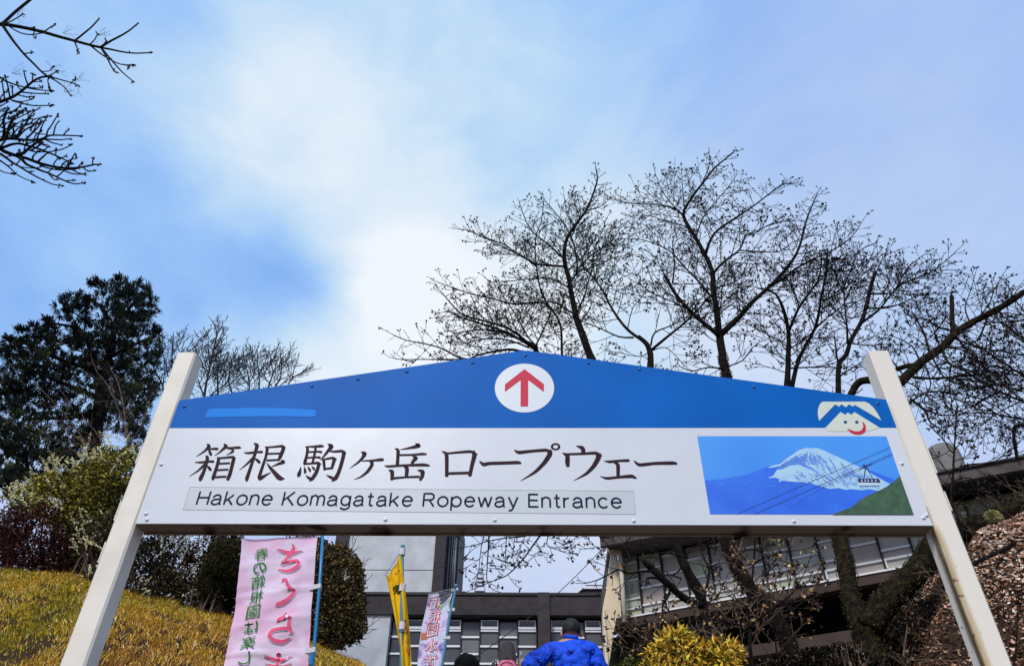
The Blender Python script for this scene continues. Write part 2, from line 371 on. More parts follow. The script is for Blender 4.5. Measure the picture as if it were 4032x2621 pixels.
GL = [  # the characters of the name, brush stroke by brush stroke: (converter, strokes)
 ('k', K1, [[(392,160,18),(420,190,48),(372,245,30),(310,290,18),(243,330,4)],[(402,230,20),(470,226,28),(530,226,36),(546,226,8)],[(412,235,12),(428,265,38),(442,300,40),(440,320,10)],
  [(615,160,14),(648,190,50),(600,235,30),(550,280,18),(490,318,4)],[(640,213,20),(740,212,28),(820,208,36),(848,212,10)],[(668,222,10),(745,240,16),(735,262,34),(700,285,18),(650,308,4)],
  [(228,405,8),(300,407,26),(420,395,28),(478,395,32),(490,395,8)],[(375,318,20),(398,345,46),(378,440,42),(345,540,44),(305,625,52),(300,658,22)],[(392,400,20),(340,455,32),(270,520,20),(155,594,4)],[(390,450,8),(420,480,42),(438,505,36),(430,520,10)],
  [(527,340,14),(548,365,42),(522,470,42),(492,560,44),(472,620,46),(465,645,16)],[(530,350,22),(620,346,26),(740,334,32),(772,360,18)],[(752,338,46),(745,380,48),(725,460,46),(700,560,48),(670,630,46),(662,648,14)],
  [(540,425,24),(700,416,24)],[(530,510,24),(680,502,24)],[(500,604,26),(650,596,26)]]),
 ('k', K1, [[(882,275,6),(940,282,30),(1080,268,30),(1130,268,34),(1140,272,8)],[(1018,152,14),(1062,178,52),(1045,250,44),(1010,370,40),(960,520,44),(925,625,50),(922,662,18)],[(1052,280,16),(980,375,32),(900,450,20),(824,510,4)],[(1018,345,8),(1060,375,36),(1092,405,40),(1085,420,10)],
  [(1170,198,14),(1198,225,42),(1180,330,36),(1140,450,38),(1090,600,44),(1080,625,20)],[(1178,206,20),(1300,198,26),(1400,188,32),(1442,215,18)],[(1412,192,50),(1410,240,50),(1372,330,48),(1345,386,24)],[(1200,292,24),(1390,286,24)],[(1190,380,26),(1350,372,26)],
  [(1380,378,10),(1422,400,44),(1340,430,30),(1262,462,8)],[(1188,412,6),(1240,480,40),(1300,550,54),(1350,605,68),(1385,622,54),(1432,622,4)],[(1068,600,8),(1100,622,52),(1170,582,32),(1248,540,4)]]),
 ('k', K1, [[(1710,198,14),(1830,195,30),(1920,188,38),(1958,195,12)],[(1712,198,14),(1738,225,38),(1725,320,36),(1700,410,44),(1692,444,14)],[(1848,195,32),(1835,280,32),(1806,410,32)],[(1740,270,22),(1870,262,26),(1925,268,32),(1936,268,8)],[(1730,345,22),(1860,338,26),(1905,343,32),(1916,343,8)],
  [(1690,428,26),(1800,420,26),(1880,413,34),(1918,438,18)],[(1888,420,42),(1880,470,46),(1850,550,48),(1800,625,46),(1760,658,10)],[(1712,578,4),(1745,608,34),(1785,630,40)],
  [(1648,468,8),(1636,530,40),(1620,575,50),(1608,600,20)],[(1692,462,6),(1706,520,38),(1700,556,20)],[(1738,462,6),(1764,500,36),(1775,532,18)],[(1792,456,6),(1820,488,34),(1828,512,14)],
  [(2008,162,10),(2056,190,62),(2022,240,40),(1975,300,30),(1906,378,4)],[(2030,255,18),(2100,262,28),(2200,254,34),(2252,290,18)],[(2218,254,52),(2220,310,50),(2190,430,48),(2150,550,48),(2110,620,52),(2060,660,10)],[(1986,574,4),(2040,602,34),(2090,625,36)],
  [(1928,356,12),(1954,385,38),(1960,450,36),(1966,512,28)],[(1950,366,20),(2080,346,30),(2128,370,14)],[(2098,350,48),(2085,410,42),(2058,495,34)],[(1974,492,24),(2060,484,24)]]),
 ('k', K2, [[(410,266,6),(462,290,60),(430,350,38),(370,410,26),(260,488,4)],[(418,386,14),(560,382,26),(690,370,42),(722,375,14)],[(552,392,50),(560,440,46),(500,530,40),(410,600,22),(318,637,4)]]),
 ('k', K2, [[(1138,154,10),(1192,182,54),(1100,207,38),(940,236,8)],[(866,220,8),(908,245,46),(906,340,44),(900,442,46)],[(930,309,26),(1100,305,26),(1240,294,34),(1294,300,18)],[(1098,325,6),(1152,348,50),(1112,390,42),(1090,432,32)],[(723,448,4),(775,460,30),(1000,446,30),(1250,440,42),(1333,450,22)],
  [(982,460,16),(1028,485,54),(1020,600,46)],[(782,508,10),(828,530,54),(830,600,46),(820,645,34)],[(820,622,34),(1000,605,26),(1200,598,30)],[(1168,508,8),(1236,532,60),(1230,600,46),(1200,648,32)]]),
 ('k', K2, [[(1492,258,6),(1555,292,50),(1562,420,50),(1560,600,46)],[(1540,290,26),(1700,274,30),(1880,262,38),(1974,302,12)],[(1908,254,44),(1932,310,62),(1900,440,52),(1868,594,46)],[(1580,555,36),(1870,546,36)]]),
 ('k', K3, [[(-33,322,14),(10,357,40),(80,346,36),(250,341,36),(385,336,36),(426,345,20)]]),
 ('k', K3, [[(348,196,6),(400,225,38),(550,210,32),(700,200,34),(768,222,16)],[(732,198,50),(742,245,56),(680,340,46),(580,440,32),(418,540,4)]]),
 ('k', K3, [[(1033,154,8),(1092,172,42),(1112,200,46),(1106,236,46)],[(930,245,24),(1100,240,26),(1250,232,32),(1318,264,12)],[(877,228,4),(934,262,48),(936,330,52),(942,384,36)],[(1275,235,60),(1276,288,56),(1222,380,46),(1142,460,30),(1006,536,4)]]),
 ('k', K3, [[(1338,318,4),(1400,328,30),(1500,318,26),(1600,314,32),(1622,318,14)],[(1450,338,12),(1492,362,42),(1494,486,36)],[(1295,488,4),(1370,510,28),(1500,498,28),(1640,488,40),(1697,510,16)]]),
 ('k', K3, [[(1668,316,12),(1730,362,36),(1900,346,34),(2100,342,38),(2147,352,18)]]),
]
for gi, (_, cv, strokes) in enumerate(GL):
    mb = MB()
    for si, s_ in enumerate(strokes):
        dpt = .0015 + .00006 * si
        stroke(mb, s_, lambda x, y: onp(cv, x, y, dpt))
    if gi == 7:
        n_ = 26; vo = []; vi = []
        for i in range(n_):
            a = 2 * pi * i / n_; vo.append(onp(K3, 805 + 53 * cos(a), 162 + 40 * sin(a), .0015)); vi.append(onp(K3, 805 + 28 * cos(a), 162 + 21 * sin(a), .0015))
        mb.add(vo + vi, [(i, (i + 1) % n_, n_ + (i + 1) % n_, n_ + i) for i in range(n_)])
    mb.build('character', ink, panel)
# text made from the built-in typeface
def glyphs(txt, offset=0, shear=0):
    c = bpy.data.curves.new('tmp', 'FONT'); c.body = txt; c.offset = offset; c.resolution_u = 6; c.shear = shear; c.space_character = 1.08 if len(txt) > 3 else 1
    o = bpy.data.objects.new('tmp', c); COL.objects.link(o)
    dg = bpy.context.evaluated_depsgraph_get(); dg.update(); me = o.evaluated_get(dg).to_mesh()
    V = [tuple(v.co)[:2] for v in me.vertices]; Fc = [tuple(p.vertices) for p in me.polygons]
    o.evaluated_get(dg).to_mesh_clear(); bpy.data.objects.remove(o); bpy.data.curves.remove(c)
    xs_ = [v[0] for v in V]; ys_ = [v[1] for v in V]
    return V, Fc, (min(xs_), max(xs_), min(ys_), max(ys_))
# strip carrying the English name
stp = MB(); q = [onp(K1, 160, 737, .0008), onp(K1, 70, 1040, .0008), onp(K3, 1688, 906, .0008), onp(K3, 1666, 651, .0008)]
stp.poly(q); strip = stp.build('english_strip', mat('strip film', (.565, .60, .615), .35, (.53, .565, .58), scale=4), panel)
edge = MB()
for a, b in zip(q, q[1:] + q[:1]): edge.bar(a + Vector((0, -.0006, 0)), b + Vector((0, -.0006, 0)), .0018, .0006, up=(0, 1, 0))
edge.build('strip_edge', mat('strip edge', (.36, .38, .42), .5), panel)
def arcp(cx, cy, rx, ry, a, b, n=14): return [(cx + rx * cos(radians(a + (b - a) * i / n)), cy + ry * sin(radians(a + (b - a) * i / n))) for i in range(n + 1)]
XH = .75
def hump(x, w_): return [(x, .36), (x + .01, .50)] + arcp(x + w_ / 2, .48, w_ / 2, .27, 165, 0, 10) + [(x + w_, 0)]
FT = {'H': (.80, [[(0, 0), (0, 1)], [(.8, 0), (.8, 1)], [(0, .52), (.8, .52)]]), 'K': (.82, [[(0, 0), (0, 1)], [(.76, 1), (.02, .36)], [(.27, .58), (.82, 0)]]),
 'R': (.80, [[(0, 0), (0, 1)], [(0, .955), (.45, .955)] + arcp(.48, .72, .27, .235, 90, -90) + [(0, .485)], [(.42, .49), (.78, 0)]]), 'E': (.70, [[(0, 0), (0, 1)], [(0, .955), (.68, .955)], [(0, .52), (.64, .52)], [(0, .045), (.70, .045)]]),
 'a': (.72, [[(.05, .52)] + arcp(.34, .50, .28, .23, 160, 20) + [(.63, .46), (.63, .14), (.66, .05), (.72, 0)], [(.63, .44), (.42, .41)] + arcp(.28, .21, .27, .19, 110, 290) + [(.50, .07), (.63, .2)]]),
 'k': (.64, [[(0, 0), (0, 1)], [(.58, XH), (.02, .26)], [(.22, .42), (.62, 0)]]), 'o': (.74, [arcp(.37, .375, .365, .355, 0, 360, 28)]), 'n': (.62, [[(0, 0), (0, XH)], hump(0, .6)]),
 'e': (.74, [[(.02, .40), (.71, .40)] + arcp(.37, .375, .35, .355, 5, 325, 26)]), 'm': (1.0, [[(0, 0), (0, XH)], hump(0, .49), hump(.49, .49)]),
 'g': (.70, [arcp(.33, .39, .325, .34, 0, 360, 26), [(.66, XH), (.66, -.02)] + arcp(.33, -.04, .33, .21, 0, -160, 12)]), 't': (.46, [[(.2, .97), (.2, .16)] + arcp(.33, .16, .13, .12, 180, 280, 6) + [(.45, .045)], [(0, .70), (.43, .70)]]),
 'p': (.72, [[(0, XH), (0, -.28)], arcp(.36, .375, .35, .355, 0, 360, 26)]), 'w': (.98, [[(0, XH), (.24, 0)], [(.24, 0), (.49, .70)], [(.49, .70), (.74, 0)], [(.74, 0), (.98, XH)]]),
 'y': (.68, [[(0, XH), (.34, .03)], [(.68, XH), (.32, -.1), (.24, -.22), (.02, -.24)]]), 'r': (.40, [[(0, 0), (0, XH)], [(0, .36), (.02, .52), (.14, .66), (.38, .70)]]), 'c': (.68, [arcp(.37, .375, .36, .355, 42, 318, 24)]), ' ': (.30, [])}
TXT = 'Hakone Komagatake Ropeway Entrance'; pos = []; xx = 0
for ch in TXT: pos.append(xx); xx += FT[ch][0] + .27
tot_w = xx - .27
pl_, pr_ = onp(K1, 250, 972, .002), onp(K3, 1536, 840, .002); hcap = onp(K1, 290, 793, .002).z - pl_.z
sX = (pr_.x - pl_.x) / tot_w
for ch, x0 in zip(TXT, pos):
    if ch == ' ': continue
    mb = MB(); zb_ = lerp(pl_.z, pr_.z, x0 / tot_w)
    for si, s_ in enumerate(FT[ch][1]):
        stroke(mb, [(x * 100, y * 100, 14) for x, y in s_], lambda x, y: Vector((pl_.x + (x0 + x / 100) * sX, F - .0016 - .00006 * si, zb_ + y / 100 * hcap)), step=1)
    mb.build('letter', navy, panel)
# arrow roundel
AR = zc(1900, 1400, 5.9515)
c0_ = onp(AR, 982, 775, 0); rr = (onp(AR, 1678, 760, 0).x - onp(AR, 288, 760, 0).x) / 2
zt_, zb_ = onp(AR, 982, 203, 0).z, onp(AR, 982, 1315, 0).z
cxr, czr = (onp(AR, 1678, 760, 0).x + onp(AR, 288, 760, 0).x) / 2, (zt_ + zb_) / 2
rd = MB(); rd.poly([(cxr + rr * cos(2 * pi * i / 64), F - .0016, czr + rr * sin(2 * pi * i / 64)) for i in range(64)])
disc = rd.build('roundel', mat('roundel white', (.72, .76, .78), .3), head)
ar = MB(); flat(ar, AR, [(983,318),(1437,668),(1437,850),(1070,572),(1068,1190),(890,1190),(893,572),(523,852),(527,675)], .003); ar.build('arrow', redp, head)
pt = MB(); PZ = zc(500, 1200, 2.975)
flat(pt, PZ, [(960,1217),(1100,1212),(1240,1214),(1400,1206),(1600,1208),(1800,1210),(1960,1216),(2080,1224),(2214,1230),(2212,1268),(2206,1310),(2150,1313),(1900,1306),(1500,1306),(1200,1312),(916,1318),(935,1270)], .0015)
pt.build('repaint_patch', patchb, head)
# emblem
EM = zc(2700, 1500, 2.38); em = MB()
flat(em, EM, [(1285,193),(1680,193),(1720,212),(1760,250),(1796,300),(1832,369),(1583,222),(1567,240),(1530,218),(1500,245),(1458,218),(1437,241),(1400,218),(1250,372),(1238,320),(1236,290),(1240,260),(1252,225),(1268,203)], .0015)
flat(em, EM, [(1450,290),(1496,316),(1516,295),(1552,315),(1581,290),(1820,438),(1700,470),(1330,470),(1308,438)], .0016)
emb = em.build('emblem', cream, head)
for ex_ in (1495, 1602):
    ey = MB(); flat(ey, EM, [(ex_ + 17 * cos(2 * pi * i / 16), 385 + 14 * sin(2 * pi * i / 16)) for i in range(16)], .0028)
    ey.build('emblem_eye', mat('emblem navy', (.01, .05, .22), .4), head)
mo = MB(); flat(mo, EM, [(1652,386),(1664,384),(1684,415),(1689,450),(1678,477),(1655,493),(1620,500),(1580,496),(1545,480),(1512,452),(1518,446),(1550,460),(1590,472),(1625,470),(1650,456),(1662,430),(1660,405)], .003)
mo.build('emblem_smile', redp, head)
# the printed photograph of the snowy mountain and the ropeway car
skyp = mat('print sky', (.035, .26, .80), .5, (.06, .33, .86), scale=1.3); slopeb = mat('print slope', (.012, .12, .72), .5, (.02, .17, .80), scale=6)
snowp = mat('print snow', (.42, .66, .80), .5, (.30, .50, .85), scale=18, ramp=(.45, .75)); greenp = mat('print green', (.025, .075, .035), .5, (.05, .12, .05), scale=30, bump=0)
cabp = mat('print dark', (.008, .015, .09), .5); shadp = mat('print shade', (.10, .26, .74), .5); carp = mat('print car', (.55, .68, .78), .5)
pr = MB(); flat(pr, EM, [(107,515),(1880,516),(2135,1253),(228,1246)], .0010); prn = pr.build('printed_photo', skyp, panel)
sl_ = MB()
flat(sl_, EM, [(178,932),(360,912),(560,880),(700,825),(860,780),(950,720),(1060,645),(1120,625),(1225,625),(1300,650),(1450,720),(1600,790),(1750,845),(1900,900),(1978,930),(2132,1252),(228,1245)], .0016)
sl_.build('mountain_print', slopeb, panel)
sn = MB()
flat(sn, EM, [(950,722),(1060,647),(1120,627),(1225,627),(1300,652),(1450,722),(1600,792),(1690,830),(1760,880),(1850,930),(1915,965),(1860,1005),(1800,1028),(1720,1012),(1650,1022),(1560,1012),(1500,1018),(1430,1002),(1350,1010),(1280,990),(1200,967),(1110,950),(1000,942),(900,932),(872,950),(876,918),(840,905),(765,908),(820,885),(850,835),(900,800),(1000,785),(1045,770),(1000,760),(880,800),(770,815),(800,795),(880,775)], .0022)
sn.build('snow_print', snowp, panel)
sh = MB()
flat(sh, EM, [(1055,715),(1085,760),(1130,790),(1180,810),(1228,848),(1190,838),(1120,805),(1060,782),(980,790),(900,825),(830,835),(905,800),(980,755)], .0028)
random.seed(11)
for i in range(130):
    t = R(); x = lerp(1080, 1780, t) + U(-60, 60); top = lerp(700, 870, t) + U(-40, 60); l = U(25, 75)
    if x < 1250: top = U(690, 760)
    if top > 990 or top < 655 + max(0, (x - 1225) * .47): continue
    s_ = .55 + .5 * (x - 1100) / 700
    sh.poly([onp(EM, x, top, .0029 + i * 5e-6), onp(EM, x + 4, top + 2, .0029 + i * 5e-6), onp(EM, x + l * s_ + 3, top + l, .0029 + i * 5e-6), onp(EM, x + l * s_ - 3, top + l + 2, .0029 + i * 5e-6)])
for i in range(60):
    x = U(880, 1060); y = 800 - (x - 880) * .62 + U(-12, 30); dd = .0034 + i * 5e-6
    sh.poly([onp(EM, x, y, dd), onp(EM, x + 22, y - 10, dd), onp(EM, x + 24, y - 5, dd), onp(EM, x + 2, y + 6, dd)])
for i in range(170):
    x = U(1000, 1860); t = (x - 1000) / 860; top = lerp(900, 930, t) + U(-75, 60); l = U(10, 60); dd = .0040 + i * 1e-6
    if top > 990 + 20 * t or top < 660 + abs(x - 1170) * .5: continue
    sh.poly([onp(EM, x, top, dd), onp(EM, x + 2.5, top + 1, dd), onp(EM, x + l * .9 + 2, top + l * .75, dd), onp(EM, x + l * .9 - 2, top + l * .75 + 1.5, dd)])
for i in range(120):
    a_ = U(-1.15, 1.2); r0 = U(70, 120); r1_ = r0 + U(20, 90); dd = .0041 + i * 1e-6; cx_, cy_ = 1170, 585
    q = [(cx_ + r * sin(a_ + o_) * 1.5, cy_ + r * cos(a_ + o_)) for r, o_ in ((r0, 0), (r1_, -.012), (r1_, .012))]
    if min(v[1] for v in q) < 640 + abs(q[0][0] - 1170) * .55: continue
    sh.poly([onp(EM, x, y, dd) for x, y in q])
sh.build('ridge_print', shadp, panel, kind='stuff')
sp2 = MB()
for i in range(70):
    x = U(230, 1100); y = U(940, 1010) if R() < .6 else U(1070, 1220); w_ = U(8, 50); dd = .0024 + i * 4e-6
    if x > 1000 and y < 1000: continue
    sp2.poly([onp(EM, x, y, dd), onp(EM, x + w_, y - 2, dd), onp(EM, x + w_ * .8, y + U(2, 6), dd), onp(EM, x + 3, y + 4, dd)])
sp2.build('haze_print', mat('print pale', (.05, .25, .82), .5), panel, kind='stuff')
gh = MB(); flat(gh, EM, [(2005,888),(1990,905),(1900,982),(1800,1030),(1700,1075),(1640,1112),(1590,1150),(1530,1192),(1440,1222),(1370,1251),(2134,1252)], .0042); gh.build('hill_print', greenp, panel)
ca = MB()
for (x0_, y0_, x1_, y1_, wd) in ((1915,622,478,1245,3), (1935,680,645,1245,3.2), (1938,690,1300,985,2), (1300,985,955,1200,1.5)):
    l = hypot(x1_ - x0_, y1_ - y0_); nx_, ny_ = -(y1_ - y0_) / l * wd / 2, (x1_ - x0_) / l * wd / 2
    ca.poly([onp(EM, x0_ + nx_, y0_ + ny_, .0048), onp(EM, x1_ + nx_, y1_ + ny_, .0048), onp(EM, x1_ - nx_, y1_ - ny_, .0048), onp(EM, x0_ - nx_, y0_ - ny_, .0048)])
for i in range(16):
    x = 1622 + i * 8; y = 832 - i * 4; ca.poly([onp(EM, x, y - 5, .0052), onp(EM, x + 5, y - 4, .0052), onp(EM, x + 4, y + 6, .0052), onp(EM, x - 1, y + 5, .0052)])
for pts in ([(1682,790),(1690,790),(1672,905),(1664,905)], [(1690,805),(1698,803),(1680,800),(1672,780),(1650,790)], [(1690,815),(1748,910),(1752,908),(1695,810)]): flat(ca, EM, pts, .0055)
ca.build('cable_print', cabp, panel, kind='stuff')
cr_ = MB(); flat(cr_, EM, [(1612,918),(1802,918),(1818,945),(1816,980),(1628,982),(1614,960)], .0060); cr_.build('car_print', carp, panel)
cw = MB(); flat(cw, EM, [(1610,916),(1805,916),(1818,940),(1816,955),(1614,952)], .0066); cw.build('car_window_print', cabp, panel)
cg = MB()
for x in (1640, 1672, 1700, 1735, 1770): flat(cg, EM, [(x, 924), (x + 9, 924), (x + 12, 948), (x + 3, 948)], .0072)
cg.build('car_glint_print', carp, panel, kind='stuff')
# rivets
B_ = zc(0, 0, 1)
def rivet(x, y, mt, par, r=.0095):
    p = at(x, y, F); mb = MB(); vs = []; fs = []; n_ = 12
    for k, (q, dd) in enumerate(((1.5, .0), (1.45, .0012), (1.0, .0016), (.95, .003), (.7, .0058), (.35, .0072))):
        for i in range(n_): vs.append((p.x + r * q * cos(2 * pi * i / n_), F - dd, p.z + r * q * sin(2 * pi * i / n_)))
    for k in range(5):
        for i in range(n_): fs.append((k * n_ + i, k * n_ + (i + 1) % n_, (k + 1) * n_ + (i + 1) % n_, (k + 1) * n_ + i))
    fs.append(tuple(5 * n_ + i for i in range(n_))); mb.add(vs, fs); mb.build('rivet', mt, par, smooth=True)
for x, y in ((429, 944), (725, 897), (832, 881), (946, 863), (1098, 842.5), (1221, 826), (1367, 843.5), (1486, 858), (1752, 898.5), (2040, 937)): rivet(x, y, mat('blue cap', (.01, .10, .36), .25), head)
for x, y in ((340, 1193), (342, 1207), (896, 1207), (1150, 1208), (1473, 1210), (1845, 1211), (2146, 1203), (2153, 1197), (375, 1079), (2096, 1077)): rivet(x, y, mat('white cap', (.7, .72, .74), .2), panel)
# ------------------------------------------------------------------ grey buildings beyond the stairs
random.seed(3)
blind2 = mat('light blind pane', (.15, .15, .155), .35, (.11, .11, .115), scale=1.5); blind3 = mat('dark blind pane', (.06, .06, .066), .2, (.08, .08, .085), scale=1.5)
charc = mat('dark render', (.042, .036, .038), .85, (.058, .050, .052), scale=2.5, bump=.15, bscale=30)
charc2 = mat('pilaster render', (.050, .042, .044), .85, (.062, .054, .055), scale=3, bump=.15, bscale=30)
lightw = mat('light render', (.56, .57, .58),   .85, (.44, .45, .47), scale=1.1, bump=.1, bscale=20)
glassd = mat('dark glass', (.030, .030, .034), .12, (.05, .05, .052), scale=.7, spec=.6)
blind = mat('grey blind pane', (.095, .095, .10), .3, (.075, .075, .08), scale=1.2, spec=.4)
alu = mat('white window metal', (.72, .72, .74), .4)
mull = mat('dark mullion', (.018, .017, .018), .6)
W_ = zc(1700, 2050, 2.709); Q_ = zc(800, 2050, 2.38)
YW = 34.0
def wx(x, y, Y=YW): return at(*W_(x, y), Y)
def qx(x, y, Y=YW): return at(*Q_(x, y), Y)
zr = wx(700, 800).z; zf = wx(700, 1018).z; XLw = qx(1750, 1000).x; XR_ = wx(1830, 1100).x
wing = thing('grey_wing', 'low dark grey two storey building wing with white window sills across the gap', 'building', (0, YW, 5.6))
m1 = MB(); m1.box(-9.5, XR_ + .35, YW - .25, YW + 8, zf, zr - .06); m1.build('fascia', charc, wing)
m1 = MB(); m1.box(-9.6, XR_ + .4, YW - .32, YW + 8.1, zr - .058, zr + .06); m1.build('coping', mat('coping', (.03, .028, .03), .6), wing)
px0, px1 = wx(1130, 1000).x, wx(1257, 1000).x
m1 = MB(); m1.box(px0, px1, YW - .36, YW + .1, 5.6, wx(1190, 788).z); m1.build('pilaster', charc2, wing)
m1 = MB(); m1.box(XLw + .02, XR_ + .35, YW + .42, YW + 8, 5.6, zf - .002); m1.build('wall', mull, wing)
m1 = MB(); m1.box(-9.5, XLw, YW - .12, YW + 8, 5.6, zf - .004); m1.build('light_wall', lightw, wing)
m1 = MB(); m1.box(XR_ - .05, XR_ + .3, YW - .1, YW + .42, 5.6, zf - .003); m1.build('end_pier', charc2, wing)
def unit(mb_box, x0, x1, z0, z1, kind, root, y):
    pass
cols = []
mod = (wx(1120, 1300).x - wx(305, 1300).x) / 4
xe = wx(1118, 1200).x
k = 0
while xe - mod * k > XLw + .1:
    b_ = xe - mod * k; a_ = b_ - mod; cols.append((max(a_, XLw + .05), b_, k % 2 == 0)); k += 1
xa = wx(1268, 1200).x; mod2 = (XR_ - .07 - xa) / 3
for j in range(3): cols.append((xa + mod2 * j, xa + mod2 * (j + 1), j % 2 == 0))
zA = [wx(1000, v).z for v in (1050, 1140, 1318, 1503)]; zB_ = [wx(800, v).z for v in (1050, 1218, 1402)]
hs = zA[2] - zA[3]
g_ = .028
for (a_, b_, ev) in cols:
    mb = MB(); mb.box(b_ - g_, b_ + g_, YW + .2, YW + .4, 5.6, zf - .003); mb.build('mullion', mull, wing)
    a2, b2 = a_ + g_ + .004, b_ - g_ - .004; y = YW + .3
    zt = (zf - .16)
    lv = ([zA[1] - .06, zA[2] - .02] + [zA[2] - .02 - hs * i for i in range(1, 5)]) if ev else [zB_[1] - .02 - hs * i for i in range(5)]
    lv = [z for z in lv if z > 5.9]; top = zt
    for z in lv + [5.7]:
        dk = a_ < -4.2 or (b_ > XR_ - 1.0 and False)
        mb = MB(); mb.box(a2, b2, y, y + .03, z + .05, top); pn = mb.build('window', glassd if dk else random.choice((blind, blind, blind2, blind3)), wing)
        if z > 5.8:
            mb = MB(); mb.box(a2 - .01, b2 + .01, y - .09, y + .05, z - .035, z + .048); mb.build('sill', alu, wing)
        top = z - .038
    if ev:   # projecting top-hung ventilator with a white frame
        z0, z1 = zA[1], zA[0] + .02; f_ = .05; yy = YW + .17
        mb = MB(); mb.box(a2, a2 + f_, yy, yy + .1, z0, z1); mb.box(b2 - f_, b2, yy, yy + .1, z0, z1); mb.box(a2 + f_, b2 - f_, yy, yy + .1, z0, z0 + .11); mb.box(a2 + f_, b2 - f_, yy, yy + .1, z1 - .03, z1)
        fr_ = mb.build('vent_window', alu, wing)
        mb = MB(); mb.box(a2 + f_, b2 - f_, yy + .04, yy + .06, z0 + .11, z1 - .03); mb.build('pane', blind, wing)
        mb = MB(); mb.box(a2 + f_ + .002, b2 - f_ - .002, yy + .02, yy + .038, z1 - .2, z1 - .032); mb.build('pane', glassd, wing)
mb = MB(); mb.box(wx(945, 1370).x, wx(962, 1370).x, YW + .26, YW + .29, wx(950, 1410).z, wx(950, 1370).z); mb.build('notice', mat('pale notice', (.3, .42, .42), .6), wing)
# white tower behind
YT = 36.0
def tx_(x, y): return at(*Q_(x, y), YT)
tower = thing('white_tower', 'pale stair tower with dark corner strips rising behind the low grey wing', 'building', (-5, YT, 5.6))
xa, xb = tx_(1335, 400).x, tx_(2160, 400).x; ztop = tx_(1500, 130).z + 1.9; zj = tx_(1600, 458).z; zb = zf - .5
mb = MB(); mb.box(xa, xb, YT, YT + 6, zj + .02, ztop); mb.build('wall_panel', lightw, tower)
mb = MB(); mb.box(xa, xb, YT, YT + 6, zb, zj - .02); mb.build('wall_panel', lightw, tower)
mb = MB(); mb.box(xa + .01, xb - .01, YT + .03, YT + 5.9, zj - .03, zj + .03); mb.build('joint', mull, tower)
zj2 = tx_(2200, 441).z; xc = tx_(2262, 400).x
mb = MB(); mb.box(xb + .002, xc, YT - .06, YT + 6.1, zj2 + .01, ztop + .1); mb.build('corner_strip', charc2, tower)
mb = MB(); mb.box(xb + .002, xc, YT - .06, YT + 6.1, zb, zj2 - .01); mb.build('corner_strip', charc2, tower)
mb = MB(); mb.box(xb + .02, xc - .02, YT - .03, YT + 6, zj2 - .02, zj2 + .02); mb.build('joint', mull, tower)
xd = tx_(1222, 300).x
mb = MB(); mb.box(xd, xa - .002, YT - .06, YT + 6.1, zb, ztop + .1); mb.build('corner_strip', charc2, tower)
xe_ = tx_(2340, 400).x
mb = MB(); mb.box(xc + .002, xe_ + .1, YT + 1.4, YT + 5, zb, ztop); mb.build('service_recess', mull, tower)
for i, (dx_, r_) in enumerate(((.18, .07), (.5, .05), (.78, .05), (1.02, .06))):
    x = xc + (xe_ - xc) * dx_; p0 = Vector((x, YT + .9, zb)); p1 = Vector((x, YT + .9, ztop))
    mb = MB(); mb.tube([p0, p1], r_, 8); mb.build('pipe', mat('pipe metal', (.11, .11, .12), .4, metal=.5), tower, smooth=True)
# roof ladder
YL = 36.5
def lx(x, y): return at(*W_(x, y), YL)
lad = thing('roof_ladder', 'white metal ladder standing upright on the flat grey roof', 'ladder', lx(510, 800) - Vector((0, 0, 1)))
base_z = zr - .02
for (xt, yt, xb_, yb) in ((492, 548, 452, 795), (547, 545, 572, 795)):
    a_, b_ = lx(xb_, yb), lx(xt, yt); d = (b_ - a_); a_ = a_ - d * .35
    mb = MB(); mb.bar(a_, b_, .085, .05); mb.build('rail', mat('ladder metal', (.22, .22, .24), .5), lad)
for v in (549, 608, 616, 650, 692, 750, 810, 860):
    t = (v - 548) / 247; a_ = lx(lerp(492, 452, t), v); b_ = lx(lerp(547, 572, t), v)
    mb = MB(); mb.tube([a_, b_], .04, 6); mb.build('rung', mat('rung', (.1, .1, .11), .5), lad)
# more distant roof
YF_ = 48.0
def fx(x, y): return at(*W_(x, y), YF_)
far = thing('distant_rooftop', 'small dark distant rooftop with white edges just above the grey roof', 'building', fx(1680, 900))
a_, b_ = fx(1610, 715), fx(2000, 725)
mb = MB(); mb.prism([fx(1430, 900), fx(1520, 800), fx(1612, 720), fx(2000, 730), fx(2000, 1000), fx(1430, 1000)], (0, 8, 0)); mb.build('wall', mull, far, recalc=True)
mb = MB(); mb.bar(fx(1600, 715), fx(2000, 718), .35, .16); mb.bar(fx(1500, 805), fx(1606, 718), .35, .12); mb.build('roof_edge', alu, far)
mb = MB(); mb.bar(fx(1640, 690), fx(2000, 692), .1, .08); mb.bar(fx(1690, 690), fx(1690, 715), .08, .08, up=(0, 1, 0)); mb.build('rail', mull, far)
mb = MB(); mb.prism([fx(1645, 775), fx(1695, 772), fx(1690, 798), fx(1645, 800)], (0, -.1, 0)); mb.build('window', alu, far, recalc=True)
mb = MB(); mb.prism([fx(1705, 775), fx(1745, 770), fx(1745, 800), fx(1700, 800)], (0, -.1, 0)); mb.build('window', alu, far, recalc=True)

